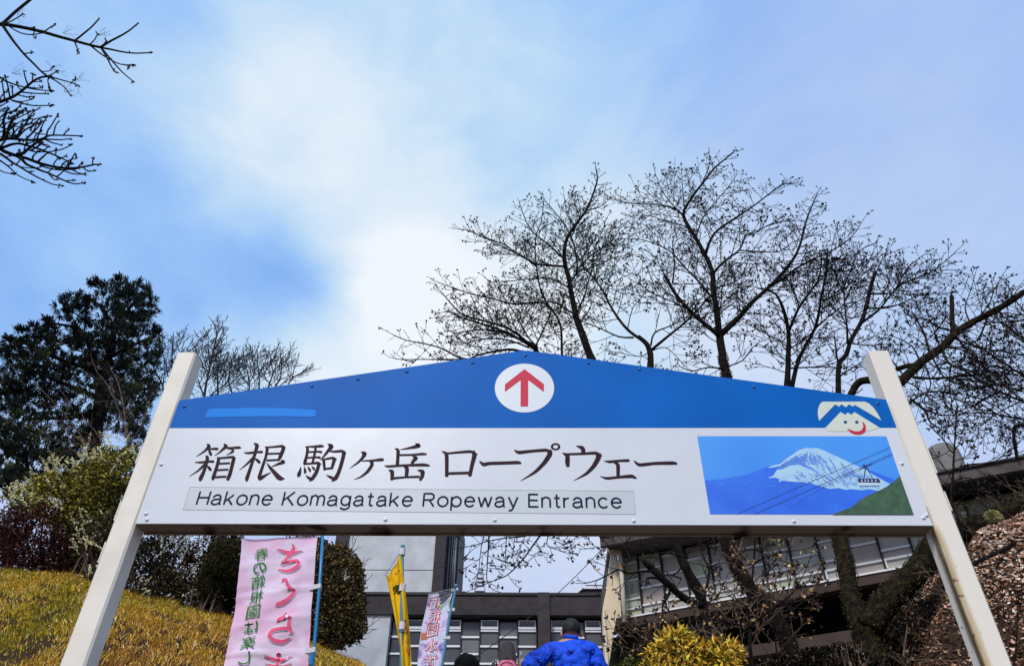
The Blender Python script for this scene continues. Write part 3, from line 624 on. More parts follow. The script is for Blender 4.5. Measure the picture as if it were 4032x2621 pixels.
# ------------------------------------------------------------------ slanting glazed hall on the right
A0 = at(1440, 1440, 28); BD = Vector((.8605, -.50945, 0)); BN = Vector((-.50945, -.8605, 0))   # along the wall, out of the wall
def hp(s, e, z): return Vector((A0.x, A0.y, 0)) + BD * s + BN * e + Vector((0, 0, z))
hall = thing('glazed_hall', 'long glazed brown and grey hall behind the cherry trees on the right', 'building', (A0.x, A0.y, 5.6))
brownf = mat('brown fascia', (.060, .036, .028), .7, (.04, .026, .02), scale=2); roofm = mat('roof fascia', (.115, .095, .09), .8, (.07, .055, .052), scale=2.5)
moss = mat('shaded mossy render', (.007, .007, .005), .95, (.018, .022, .010), scale=1.2)  # near-black: the shade under the hall is put into the mossy wall colour
def hbox(name, s0, s1, e0, e1, z0, z1, mt): mb = MB(); mb.frame(hp(s0, e0, z0), BD * (s1 - s0), BN * (e1 - e0), (0, 0, z1 - z0)); return mb.build(name, mt, hall, recalc=True)
SE = 19.0
hbox('back_wall', -.3, SE, -6, -.35, 10.42, 12.25, mull)
hbox('sill_fascia', -.2, SE, -.3, .12, 10.42, 10.72, brownf)
hbox('lower_wall', .3, SE, -4.2, -3.0, 5.6, 10.41, moss)
hbox('side_wall', .25, .7, -4.2, -.4, 5.6, 10.4, moss)
hbox('side_wall', -.95, .24, -3.2, -.65, 5.6, 10.4, moss)
hbox('lower_beam', 3.0, SE, -2.99, .25, 8.78, 9.12, brownf)
hbox('sill', -.1, SE, .0, .17, 10.724, 10.78, alu)
mb = MB(); 
mb.frame(hp(.35, -6, 13.16), hp(SE, -6, 12.30) - hp(.35, -6, 13.16), BN * 7.6, (0, 0, .1)); mb.build('soffit', mull, hall, recalc=True)
mb = MB(); a_ = hp(.2, 1.5, 12.95); b_ = hp(SE, 1.5, 12.12)
mb.frame(a_, b_ - a_, BN * .18, (0, 0, .34)); mb.build('roof_fascia', roofm, hall, recalc=True)
mb = MB(); mb.frame(a_ + Vector((0, 0, .342)), b_ - a_, BN * .26, (0, 0, .06)); mb.build('roof_trim', mull, hall, recalc=True)
mb = MB(); mb.frame(a_ + Vector((0, 0, .2)), b_ - a_, BN * -8, (0, 0, .14)); mb.build('roof', roofm, hall, recalc=True)
GM = .93; nC = int(SE / GM)
paneA = mat('hall pane grey', (.46, .44, .38), .45, (.34, .33, .29), scale=.8); paneB = mat('hall pane green', (.42, .45, .30), .45, (.32, .35, .25), scale=.9); paneC = mat('hall pane brown', (.40, .34, .29), .45, (.30, .27, .24), scale=.8)
random.seed(21)
for c in range(nC):
    s0 = .05 + c * GM; s1 = s0 + GM; ZT_ = 13.12 - .0455 * s1; hbox('mullion', s1 - .03, s1 + .03, -.1, .12, 10.8, ZT_, mull)
    ev = c % 2 == 0
    lv = [11.12, 11.42 if ev else 11.75, 12.10 if ev else 12.43, 12.78 if ev else 13.05]; z = 10.82
    if c == 0: lv = [11.07, 11.42, 12.12, 12.8]
    for i, t in enumerate([q for q in lv if q < ZT_ - .1] + [ZT_]):
        if t - z > .08:
            hbox('pane', s0 + .035, s1 - .035, .0, .02, z, t - .045, random.choice((paneA, paneA, paneB, paneC)) if c else paneB)
        if t < ZT_ - .01: hbox('transom', s0 + .03, s1 - .031, -.02, .1, t - .043, t + .02, alu)
        z = t + .022
    if ev and c: # white framed bottom ventilator
        for (q0, q1) in ((s0 + .04, s0 + .09), (s1 - .09, s1 - .04)): hbox('vent_side', q0, q1, .021, .1, 10.83, 11.07, alu)
# paper notices behind the first bay
mb = MB(); mb.frame(hp(.30, .03, 11.5), BD * .52, BN * .01, (0, 0, .58)); no = mb.build('poster', mat('poster paper', (.42, .47, .40), .5, (.34, .40, .36), scale=5), hall, recalc=True)
mb = MB(); mb.frame(hp(.34, .03, 11.14), BD * .46, BN * .01, (0, 0, .24)); mb.build('poster', mat('poster paper', (.5, .5, .5), .5), hall, recalc=True)
mb = MB(); random.seed(5)
for cx_, n_ in ((.38, 5), (.62, 4)):
    for i in range(n_):
        zc_ = 11.98 - i * .1
        for j in range(4):
            a_ = U(-.05, .03); mb.frame(hp(cx_ + a_, .0415 + .001 * j, zc_ - U(0, .07)), BD * (U(.03, .09) if j % 2 else .012), BN * .003, (0, 0, .012 if j % 2 else U(.03, .07)))
mb.build('poster_writing', mat('poster ink', (.03, .035, .03), .6), hall, recalc=True, kind='stuff')
# cream gable fin, its dark roof edge and the downpipe
YFn = 27.2
def fn(x, y, Y=YFn): return at(*W_(x, y), Y)
creamw = mat('cream render', (.74, .61, .43), .8, (.68, .55, .37), scale=3, bump=.1)
mb = MB(); mb.prism([fn(1930, 265), fn(1962, 268), fn(1990, 640), fn(1996, 1032), fn(1968, 1032), fn(1930, 1250), fn(1885, 1560), fn(1872, 1900), fn(1850, 1900), fn(1852, 1560), fn(1834, 1250), fn(1822, 930), fn(1880, 640)], (0, .5, 0)); mb.build('gable_fin', creamw, hall, recalc=True)
mb = MB(); mb.prism([fn(1964, 270), fn(1976, 270), fn(2022, 1018), fn(1999, 1030)], (.05, .9, 0)); mb.build('fin_edge', mat('cream trim', (.70, .60, .44), .7), hall, recalc=True)
mb = MB(); mb.prism([fn(1898, 120), fn(1932, 120), fn(1920, 300), fn(1826, 925), fn(1812, 925), fn(1824, 700), fn(1880, 300)], (0, .8, 0)); mb.build('roof_edge', roofm, hall, recalc=True)
mb = MB(); mb.prism([fn(1822, 930), fn(1838, 930), fn(1864, 1250), fn(1880, 1560), fn(1884, 1900), fn(1868, 1900), fn(1852, 1560), fn(1836, 1250)], (0, -.12, 0)); mb.build('fin_edge', mat('cream trim', (.70, .60, .44), .7), hall, recalc=True)
mb = MB(); p_ = fn(2060, 1070, 27.0); q_ = fn(2004, 268, 27.0); mb.tube([(p_.x, 27.0, p_.z), ((p_.x + q_.x) / 2, 27.0, (p_.z + q_.z) / 2), (q_.x, 27.0, q_.z)], .085, 10); mb.build('downpipe', mat('cream pipe', (.58, .52, .42), .5), hall, smooth=True)
mb = MB(); mb.prism([fn(1975, 1040), fn(2060, 1040), fn(2060, 1080), fn(1960, 1110)], (0, 1.2, 0)); mb.build('corner_block', brownf, hall, recalc=True)
# roof tank
tk = thing('roof_water_tank', 'round grey water tank on the roof right of the right post', 'tank', at(2205, 1110, 32))
Z2 = zc(3600, 1700, 2.8125)
def tkp(x, y): return at(*Z2(x, y), 28)
cc = tkp(370, 380); rr_ = (tkp(540, 380).x - tkp(190, 380).x) / 2; zt_ = tkp(370, 240).z + .25
mb = MB(); vs = []; n_ = 24; prof = [(rr_ * .96, cc.z - 2.2), (rr_, zt_ - .5), (rr_ * .97, zt_ - .25), (rr_ * .80, zt_), (0.01, zt_ + .04)]
for r_, z in prof:
    for i in range(n_): vs.append((cc.x + r_ * cos(2 * pi * i / n_), 28 + r_ * sin(2 * pi * i / n_), z))
mb.add(vs, [(k * n_ + i, k * n_ + (i + 1) % n_, (k + 1) * n_ + (i + 1) % n_, (k + 1) * n_ + i) for k in range(4) for i in range(n_)]); mb.build('drum', mat('tank grey', (.2, .185, .17), .7, (.15, .14, .13), scale=2), tk, smooth=True)
mb = MB(); mb.box(cc.x - rr_, cc.x + rr_, 27.2, 29, cc.z - 4.6, cc.z - 2.2); mb.build('plinth', charc, tk)
# small white sign board under the roof at the right edge
# sagging cable from the fin down across the wing
mb = MB(); a_ = at(*W_(1895, 215), 26); b_ = at(*W_(430, 1475), 22); pts = []
for i in range(25):
    t = i / 24; p = a_.lerp(b_, t) - Vector((0, 0, .25 * sin(pi * t))); pts.append(p)
mb.tube([pts[0] + (pts[0] - pts[1])] + pts + [pts[-1] + (pts[-1] - pts[-2]) * 6], .014, 5)
mb.build('overhead_cable', mull, root=a_, label='thin black cable slanting down in front of the grey wing', cat='cable')

# ------------------------------------------------------------------ advertising banners (seen from the back, so their writing is reversed)
polem = mat('pole blue', (.01, .20, .46), .4); polet = mat('pole teal', (.05, .20, .30), .45); tiem = mat('tie white', (.62, .6, .64), .6)
def banner(name, label, Y, cvt, poleline, quad, wave, cloth_mats, ties, bar=None, nU=26, nV=60, pr=.014, crease=()):
    # quad: rows of (v, left enlargement point, right enlargement point); the cloth continues below the picture
    foot = at(*cvt(*poleline[-1]), Y); zg = gz(foot.x, Y); root = thing(name, label, 'banner', (foot.x, Y, zg))
    ptsP = [at(*cvt(*p), Y) for p in poleline]; d = (ptsP[-1] - ptsP[-2]); d = d / abs(d.z); bottom = ptsP[-1] + d * (ptsP[-1].z - zg + .05)
    mb = MB(); allp = ptsP + [bottom]; mb.tube(allp, [pr * .8] + [pr] * (len(allp) - 1), 8); mb.build('pole', polem if Y < 8 else polet, root, smooth=True)
    mb = MB(); mb.tube([ptsP[0] + Vector((0, 0, -.01)), ptsP[0] + Vector((0, 0, .035))], pr * 1.35, 8); mb.build('pole_cap', polem if Y < 8 else polet, root, smooth=True)
    mb = MB(); mb.tube([bottom - Vector((0, 0, .02)), bottom + Vector((0, 0, .10))], [.2, .13], 16); mb.build('base', mat('banner base', (.5, .5, .5), .6), root)
    jo = ptsP[0].lerp(bottom, .42); mb = MB(); mb.tube([jo, jo + (bottom - jo).normalized() * .08], pr * 1.5, 8); mb.build('clamp', polem if Y < 8 else polet, root)
    def S(u, v):
        for (v0, l0, r0), (v1, l1, r1) in zip(quad, quad[1:]):
            if v <= v1 or (v1, l1, r1) == quad[-1]:
                t = (v - v0) / (v1 - v0); l = (lerp(l0[0], l1[0], t), lerp(l0[1], l1[1], t)); r = (lerp(r0[0], r1[0], t), lerp(r0[1], r1[1], t))
                x, y = lerp(l[0], r[0], u), lerp(l[1], r[1], u); break
        return x, y
    def P(u, v, lift=0):
        x, y = S(u, v); p = at(*cvt(x, y), Y); k = wave(u, v)
        for (v0, sl, w_, a_) in crease:
            q = (v - v0 - sl * (u - .5) - .004 * sin(u * 14 + v0 * 30)) / w_
            if abs(q) < 3: k += .62 * a_ * math.exp(-q * q) * (.5 + .7 * abs(sin(u * 5 + v0 * 17)))
        return Vector((p.x, Y + .03 + k - lift, p.z))
    c_ = MB(); 
    for j in range(nV + 1):
        for i in range(nU + 1): c_.v.append(tuple(P(i / nU, j / nV)))
    c_.f = [(j * (nU + 1) + i, j * (nU + 1) + i + 1, (j + 1) * (nU + 1) + i + 1, (j + 1) * (nU + 1) + i) for j in range(nV) for i in range(nU)]; c_.m = [0] * len(c_.f)
    cl = c_.build('cloth', cloth_mats, root, smooth=True)
    for v in ties:
        q = P(1, v); tt = (q.z - ptsP[0].z) / (bottom.z - ptsP[0].z); pp = ptsP[0].lerp(bottom, tt)
        mb = MB(); mb.bar(q + Vector((-.03, -.004, 0)), Vector((pp.x + pr * 1.6, Y - .02, q.z + .004)), .004, .038, up=(0, 0, 1)); mb.bar(Vector((pp.x + pr * 1.6, Y - .022, q.z)), Vector((pp.x + pr * 1.6, Y + .03, q.z)), .004, .038); mb.build('tie', tiem, root)
    if bar: 
        mb = MB(); mb.tube([at(*cvt(*b), Y + .01) for b in bar], .006, 6); mb.build('crossbar', mat('bar metal', (.25, .26, .28), .4), root)
    # inverse of S is not needed: pictures are placed by (u, v)
    return root, cl, P
def put(P, cl, name, mt, V, Fc, bb, u0, u1, v0, v1, mirror=True, lift=.012, tilt=0):
    a0, a1, b0, b1 = bb; vs = []
    for x, y in V:
        s_ = (x - a0) / (a1 - a0); t = (y - b0) / (b1 - b0)
        if mirror: s_ = 1 - s_
        vs.append(P(lerp(u0, u1, s_), lerp(v1, v0, t) + tilt * (s_ - .5), lift))
    mb = MB(); mb.add(vs, Fc); return mb.build(name, mt, cl)
# 1: pink banner
def wv(u, v): return .035 * sin(3 * u + 5 * v) * (1 - u) + .008 * sin(9 * u + 23 * v) + .005 * noise.noise(Vector((u * 6, v * 30, 0)))
QD = [(0, (352, 150), (1063, 128)), (.0001, (352, 150), (1063, 128)), (.19, (305, 560), (1032, 520)), (.38, (265, 860), (1006, 820)), (.6, (205, 1215), (985, 1185)), (.7, (180, 1380), (975, 1360)), (1.2, (80, 2200), (925, 2150))]
def qv(y): return interp([(140, 0), (540, .19), (840, .38), (1200, .6), (1370, .7)], y)
pinkc = mat('pink cloth', (.76, .47, .64), .8, (.76, .63, .77), scale=3.2, ramp=(.42, .6), dist=.6)
b1r, b1c, b1P = banner('banner', 'pink spring banner with red and green reversed writing on a blue pole', 6.0, Q_, [(1126, 60), (1090, 620), (1048, 1100), (1024, 1359)], [(v, l, r) for v, l, r in QD if v != .0001][:6] + [], wv, pinkc, [qv(635), qv(1225)], bar=[(300, 128), (700, 120), (1140, 108)], crease=((qv(375), -.02, .006, -.016), (qv(650), -.03, .007, -.022), (qv(930), -.04, .007, -.02), (qv(1235), .01, .008, -.026), (qv(1262), .12, .006, -.018), (qv(500), .2, .005, -.008)))
redc = mat('banner red', (.82, .10, .22), .7); greenc = mat('banner green', (.03, .22, .035), .7); wht = mat('banner white', (.74, .66, .76), .7)
def uvof(x, y):        # enlargement point -> (u, v) on the pink banner
    v = qv(y)
    for _ in range(4):
        for (v0, l0, r0), (v1, l1, r1) in zip([q for q in QD if q[0] != .0001], [q for q in QD if q[0] != .0001][1:]):
            if v <= v1: break
        t = (v - v0) / (v1 - v0); lx_, rx_ = lerp(l0[0], l1[0], t), lerp(r0[0], r1[0], t); ly, ry = lerp(l0[1], l1[1], t), lerp(r0[1], r1[1], t)
        u = (x - lx_) / (rx_ - lx_); yy = lerp(ly, ry, u); v += (y - yy) / 1750
    return u, v
BIG = [[[(825,195,6),(840,235,38),(800,300,44),(725,388,26)],[(685,240,4),(740,268,34),(820,282,40),(918,262,4)],[(735,378,12),(800,366,34),(870,355,36),(890,400,40),(840,440,42),(770,455,40),(692,430,6)]],
 [[(728,540,30),(770,540,36),(790,600,40),(845,650,40),(800,710,40),(740,755,46),(690,770,44),(672,780,14)]],
 [[(775,842,4),(770,870,40),(735,905,56),(685,915,28)],[(745,885,30),(800,880,30),(808,920,40),(800,970,44),(820,1025,40),(810,1048,12)],[(815,1000,36),(720,1005,40),(645,1020,42),(620,1070,46),(660,1115,46),(740,1125,44),(810,1085,6)]],
 [[(700,1210,6),(706,1250,36),(690,1330,40),(680,1420,40)],[(575,1255,4),(640,1285,36),(720,1300,38),(822,1258,4)],[(580,1330,4),(660,1352,30),(740,1360,32),(812,1330,4)]]]
for ci, chs in enumerate(BIG):
    mw, mr_ = MB(), MB()
    for i, s_ in enumerate(chs):
        stroke(mw, s_, lambda x, y: b1P(*uvof(x, y), .006 + .0002 * i), extra=9, step=4, grow=.82)
        stroke(mr_, s_, lambda x, y: b1P(*uvof(x, y), .010 + .0002 * i), step=4, grow=.82)
    mw.build('letter_outline', wht, b1c); mr_.build('letter', redc, b1c)
SM = [('春', 470, 595, 238, 345), ('の', 458, 578, 370, 472), ('箱', 440, 565, 488, 608), ('根', 420, 548, 630, 750), ('園', 395, 522, 770, 900), ('は', 375, 500, 930, 1040), ('楽', 345, 485, 1070, 1195), ('し', 330, 440, 1235, 1345)]
for ch, x0, x1, y0, y1 in SM:
    V, Fc, bb = glyphs(ch, offset=.004); yc = (y0 + y1) / 2; (u0, _), (u1, _) = uvof(x0, yc), uvof(x1, yc)
    put(b1P, b1c, 'letter', greenc, V, Fc, bb, u0, u1, uvof((x0 + x1) / 2, y0)[1], uvof((x0 + x1) / 2, y1)[1], tilt=-.01)
# 2: yellow banner, twisted by the wind
V3 = zc(1480, 2080, 2.859)
def wv2(u, v): return .05 * sin(5 * u + 4 * v) + .03 * sin(12 * u + 3 * v)
Y2 = [(0, (112, 520), (285, 300)), (.12, (135, 640), (315, 560)), (.3, (185, 880), (350, 880)), (.5, (225, 1110), (368, 1110)), (.75, (268, 1360), (385, 1380)), (1.0, (300, 1640), (390, 1660))]
yel = mat('yellow cloth', (.80, .50, .015), .8, (.72, .40, .01), scale=5)
b2r, b2c, b2P = banner('banner', 'narrow twisted yellow banner on a pale blue pole', 10.0, V3, [(300, 215), (297, 650), (290, 1100), (286, 1547)], Y2, wv2, yel, [], bar=[(100, 530), (290, 240)], pr=.024, nU=16, nV=40)
for y in (262, 665, 1095):
    p = at(*V3(297, y), 10.0); mb = MB(); mb.tube([p - Vector((0, 0, .05)), p + Vector((0, 0, .05))], .045, 8); mb.build('tie', tiem, b2r)
redy = mat('yellow banner red', (.55, .05, .02), .7); ygr = mat('yellow banner green', (.10, .14, .02), .7)
for ch, u0, u1, v0, v1, mt in (('た', .62, .9, .42, .50, redy), ('の', .62, .92, .505, .57, redy), ('し', .7, .9, .60, .66, redy), ('い', .62, .92, .70, .78, redy), ('ま', .2, .75, .13, .2, ygr)):
    V, Fc, bb = glyphs(ch, offset=.02); put(b2P, b2c, 'letter', mt, V, Fc, bb, u0, u1, v0, v1)
mb = MB()
for (pts, w_) in (([(.12, .22), (.3, .36), (.38, .46)], .012), ([(.93, .46), (.95, .6), (.93, .8)], .012), ([(.35, .09), (.55, .05), (.8, .07), (.9, .11)], .03), ([(.25, .13), (.5, .115), (.7, .12)], .025)):
    for (a_, b_) in zip(pts, pts[1:]):
        d = w_ * .7; mb.add([b2P(a_[0] - d, a_[1], .006), b2P(a_[0] + d, a_[1], .006), b2P(b_[0] + d, b_[1], .006), b2P(b_[0] - d, b_[1], .006)], [(0, 1, 2, 3)])
mb.build('line_print', redy, b2c)
# 3: blue and violet banner with white characters edged in red
def wv3(u, v): return .04 * sin(2.5 * u + 4 * v) + .01 * sin(11 * u + 9 * v)
Y3 = [(0, (592, 728), (868, 682)), (.12, (565, 850), (835, 800)), (.35, (510, 1080), (805, 1060)), (.6, (478, 1330), (768, 1310)), (.9, (455, 1640), (740, 1620))]
vio = bpy.data.materials.new('water print cloth'); vio.use_nodes = True; nt = vio.node_tree; nn = nt.nodes; b = nn['Principled BSDF']; b.inputs['Roughness'].default_value = .75
tcx = mk('ShaderNodeTexCoord'); n1 = mk('ShaderNodeTexNoise'); n1.inputs['Scale'].default_value = 3.2; n1.inputs['Detail'].default_value = 4; n1.inputs['Distortion'].default_value = 1.6; nt.links.new(tcx.outputs['Object'], n1.inputs['Vector'])
rp = mk('ShaderNodeValToRGB'); nt.links.new(n1.outputs['Fac'], rp.inputs[0]); e = rp.color_ramp.elements; e[0].position = .28; e[0].color = (.07, .05, .16, 1); e[1].position = .75; e[1].color = (.80, .74, .84, 1)
for p_, c_ in ((.36, (.24, .20, .44, 1)), (.44, (.42, .36, .62, 1)), (.52, (.66, .58, .76, 1)), (.6, (.45, .55, .70, 1))): q = e.new(p_); q.color = c_
nt.links.new(rp.outputs[0], b.inputs['Base Color'])
b3r, b3c, b3P = banner('banner', 'blue and violet banner with white red-edged reversed characters, beside the yellow one', 10.2, V3, [(903, 655), (828, 1000), (785, 1290), (745, 1547)], Y3, wv3, vio, [.0, .22, .52], bar=[(585, 738), (905, 668)], pr=.020, nU=16, nV=40)
redo = mat('outline red', (.60, .04, .05), .7)
for ch, u0, u1, v0, v1 in (('箱', .15, .62, .045, .17), ('根', .2, .66, .195, .325), ('園', .25, .66, .35, .48), ('水', .28, .72, .52, .66), ('族', .28, .78, .70, .86)):
    V, Fc, bb = glyphs(ch, offset=.05); bo = bb; put(b3P, b3c, 'letter_outline', redo, V, Fc, bb, u0 - .035, u1 + .035, v0 - .008, v1 + .008, lift=.006)
    V, Fc, bb = glyphs(ch, offset=.0); put(b3P, b3c, 'letter', wht, V, Fc, bb, u0, u1, v0, v1, lift=.012)
mb = MB(); mb.add([b3P(.02, .42, .004), b3P(.3, .43, .004), b3P(.3, .5, .004), b3P(.03, .51, .004)], [(0, 1, 2, 3)]); mb.build('orange_print', mat('orange print', (.5, .15, .08), .7), b3c)
mb = MB(); mb.add([b3P(.4, .0, .004), b3P(.97, .0, .004), b3P(.95, .07, .004), b3P(.6, .13, .004)], [(0, 1, 2, 3)]); mb.build('rock_print', mat('rock print', (.10, .10, .13), .7), b3c)
mb = MB(); mb.add([b3P(.55, .15, .004), b3P(.97, .1, .004), b3P(.97, .17, .004), b3P(.6, .19, .004)], [(0, 1, 2, 3)]); mb.build('weed_print', mat('weed print', (.2, .45, .2), .7), b3c)
# ------------------------------------------------------------------ people on the stairs
def skin(name, J, E, rootj, mt, parent, levels=2, disp=None, smooth=True):
    names = list(J); me = bpy.data.meshes.new('tmp'); me.from_pydata([J[n][0] for n in names], [], [])
    me.edges.add(len(E)); 
    for i, (a, b) in enumerate(E): me.edges[i].vertices = (names.index(a), names.index(b))
    me.update(); o = bpy.data.objects.new('tmp', me); COL.objects.link(o)
    md = o.modifiers.new('s', 'SKIN'); md.use_smooth_shade = True; md.branch_smoothing = .6
    sk = me.skin_vertices[0].data
    for i, n in enumerate(names):
        r = J[n][1]; sk[i].radius = r if isinstance(r, tuple) else (r, r); sk[i].use_root = (n == rootj)
    s2 = o.modifiers.new('ss', 'SUBSURF'); s2.levels = levels; s2.render_levels = levels
    dg = bpy.context.evaluated_depsgraph_get(); dg.update(); ev = o.evaluated_get(dg); m2 = bpy.data.meshes.new_from_object(ev)
    m2.name = name; m2.materials.clear(); m2.materials.append(mt)
    if disp:
        for v in m2.vertices:
            v.co += v.normal * disp(v.co)
    m2.polygons.foreach_set('use_smooth', [True] * len(m2.polygons)); m2.update()
    bpy.data.objects.remove(o); q = bpy.data.objects.new(name, m2); COL.objects.link(q); q.parent = parent; LOC[q] = LOC[parent]
    return q
skinm = mat('skin', (.48, .26, .18), .5, (.42, .22, .15), scale=8); hairm = mat('black hair', (.010, .009, .009), .6, (.018, .015, .013), scale=40, bump=.25, bscale=220, spec=.3)
trou = mat('dark trousers', (.02, .02, .025), .8)
def person(label, x, y, top_z, head_fwd=0, lean=0, tw=0, arms=None, group=None, hd=.03):
    z = stair(y); h = 1.78 * (top_z - z) / (1.79 - hd); root = thing('person', label, 'person', (x, y, z)); s = h / 1.78
    f_ = lean
    A = arms or dict(le=(-.26, .0, 1.12), lw=(-.25, .18, .90), re=(.26, .0, 1.12), rw=(.25, .18, .90))
    J = dict(pelvis=((0, 0, .96), (.15, .12)), waist=((0, f_ * .3, 1.12), (.135, .10)), chest=((0, f_ * .8, 1.34), (.155, .11)), neckb=((0, f_ + .01, 1.47), (.07, .07)), neck=((0, f_ + .03 + head_fwd * .4, 1.54), .055),
      jaw=((0, f_ + .06 + head_fwd * .8, 1.60), (.066, .075)), head=((0, f_ + .05 + head_fwd, 1.68), (.078, .095)), crown=((0, f_ + .04 + head_fwd, 1.735), (.06, .075)),
      ls=((-.18, f_ * .9, 1.42), .065), rs=((.18, f_ * .9, 1.42), .065), lh=((-.09, 0, .90), .10), rh=((.09, 0, .90), .10),
      lk=((-.10, .03, .50), .062), rk=((.10, .03, .50), .062), la=((-.10, -.02, .09), .042), ra=((.10, -.02, .09), .042), lt=((-.11, .15, .035), .038), rt=((.11, .15, .035), .038))
    for n in ('jaw', 'head', 'crown'):
        (a_, b_, c_), r_ = J[n]; J[n] = ((a_, b_, c_ - hd), tuple(q * 1.1 for q in r_))
    (a_, b_, c_), r_ = J['neck']; J['neck'] = ((a_, b_, c_ - hd * .6), .064)
    for n, k in (('le', 'le'), ('re', 're')): J[n] = (A[k], .047)
    for n in ('lw', 'rw'): J[n] = (A[n], .03)
    E = [('pelvis', 'waist'), ('waist', 'chest'), ('chest', 'neckb'), ('neckb', 'neck'), ('neck', 'jaw'), ('jaw', 'head'), ('head', 'crown'), ('chest', 'ls'), ('chest', 'rs'), ('ls', 'le'), ('le', 'lw'), ('rs', 're'), ('re', 'rw'),
         ('pelvis', 'lh'), ('pelvis', 'rh'), ('lh', 'lk'), ('rh', 'rk'), ('lk', 'la'), ('rk', 'ra'), ('la', 'lt'), ('ra', 'rt')]
    for sd in 'lr':       # palms and five fingers, closed forward
        wv_ = Vector(A[sd + 'w']); el = Vector(A[sd + 'e']); d = (wv_ - el).normalized(); side = d.cross(Vector((0, 0, 1))).normalized(); pm = wv_ + d * .06
        J[sd + 'palm'] = (tuple(pm), (.034, .018)); E.append((sd + 'w', sd + 'palm'))
        for fi, (o_, l_) in enumerate(((-.028, .06), (-.010, .072), (.009, .068), (.026, .052), (.034, .035))):
            a_ = pm + side * o_ + d * (.035 if fi < 4 else -.01); b_ = a_ + d * l_ * .55 + side * (.02 if fi == 4 else 0); c_ = b_ + d * l_ * .35 - Vector((0, 0, l_ * .35))
            for nm, pp, pv in (('a', a_, 'palm'), ('b', b_, 'a%d' % fi), ('c', c_, 'b%d' % fi)):
                J['%s%s%d' % (sd, nm, fi)] = (tuple(pp), .0085); E.append((sd + pv, '%s%s%d' % (sd, nm, fi)))
    J = {k: (tuple(Vector(p) * s), tuple(q * s for q in r) if isinstance(r, tuple) else r * s) for k, (p, r) in J.items()}
    body = skin('body', J, E, 'pelvis', skinm, root); body.parent = root
    hc = Vector(J['head'][0])
    def part(mb, nm, mt, par=root, **k):
        mb.v = [tuple(Vector(p) + Vector((x, y, z))) for p in mb.v]; return mb.build(nm, mt, root if par is root else par, smooth=True, **k)
    for e_ in (-1, 1):
        mb = MB(); mb.ball(hc + Vector((e_ * .094 * s, .01, -.02 * s)), .014 * s, .02 * s, .033 * s, 8, 6); part(mb, 'ear', skinm)
        mb = MB(); mb.ball(hc + Vector((e_ * .032 * s, .088 * s, .0)), .012 * s, .01 * s, .008 * s, 8, 6); part(mb, 'eye', hairm)
    mb = MB(); mb.ball(hc + Vector((0, .105 * s, -.03 * s)), .014 * s, .02 * s, .024 * s, 8, 6); part(mb, 'nose', skinm)
    mb = MB(); mb.ball(hc + Vector((0, .088 * s, -.07 * s)), .024 * s, .01 * s, .006 * s, 8, 6); part(mb, 'mouth', mat('lips', (.35, .12, .1), .5))
    J2 = dict(p=((0, 0, .97), (.165, .135)), l=((-.09, 0, .88), .11), r=((.09, 0, .88), .11), lk=((-.1, .03, .5), .085), rk=((.1, .03, .5), .085), la=((-.1, -.02, .1), .07), ra=((.1, -.02, .1), .07))
    J2 = {k: (tuple(Vector(p) * s), tuple(q * s for q in r) if isinstance(r, tuple) else r * s) for k, (p, r) in J2.items()}
    skin('trousers', J2, [('p', 'l'), ('p', 'r'), ('l', 'lk'), ('r', 'rk'), ('lk', 'la'), ('rk', 'ra')], 'p', trou, root)
    for e_ in (-1, 1):
        mb = MB(); mb.ball((e_ * .105 * s, .05 * s, .045 * s), .048 * s, .135 * s, .05 * s, 10, 6); part(mb, 'shoe', mat('shoe', (.03, .03, .03), .6))
    return root, J, s, part, hc
def clothes(root, s, J, mt, name, f_, A, fat=1.0, disp=None, neck=.085, levels=3):
    K = dict(hem=((0, 0, .92), (.185 * fat, .145 * fat)), waist=((0, f_ * .3, 1.10), (.175 * fat, .135 * fat)), mid=((0, f_ * .6, 1.25), (.185 * fat, .14 * fat)), chest=((0, f_ * .85, 1.37), (.175 * fat, .125 * fat)), nk=((0, f_ + .01, 1.47), (neck, neck)), col=((0, f_ + .03, 1.51), (neck * .9, neck * .9)),
      ls=((-.19, f_ * .9, 1.41), .085 * fat), rs=((.19, f_ * .9, 1.41), .085 * fat), le=(A['le'], .078 * fat), re=(A['re'], .078 * fat), lw=(A['lw'], .05), rw=(A['rw'], .05))
    K = {k: (tuple(Vector(p) * s), tuple(q * s for q in r) if isinstance(r, tuple) else r * s) for k, (p, r) in K.items()}
    return skin(name, K, [('hem', 'waist'), ('waist', 'mid'), ('mid', 'chest'), ('chest', 'nk'), ('nk', 'col'), ('chest', 'ls'), ('chest', 'rs'), ('ls', 'le'), ('le', 'lw'), ('rs', 're'), ('re', 'rw')], 'hem', mt, root, levels=levels, disp=disp)
def folds(A0, f1):
    def d(p):
        q = Vector((p.x * 3 + p.z * 2.5, p.y * 2, p.z * 4 - p.x * 3)) * f1
        n_ = noise.noise(q); n2_ = noise.noise(q * 2.1 + Vector((5, 2, 1)))
        amp = A0 * (1 - .85 * sstep(1.47, 1.53, p.z))
        return amp * (1 - 2.2 * abs(n_)) + amp * .5 * (1 - 2 * abs(n2_))
    return d
# man in a blue jacket, seen from behind
top = at(1328, 1430, 8.0); hgt = top.z - gz(top.x, 8.0)
AM = dict(le=(-.44, .06, 1.24), lw=(-.24, .34, 1.22), re=(.26, .04, 1.12), rw=(.20, .30, 1.10))
r1, J, s, part, hc = person('man seen from behind in a bright blue jacket with short black hair, elbow out', top.x, 8.0, top.z, head_fwd=.05, lean=.03, arms=AM, hd=.085)

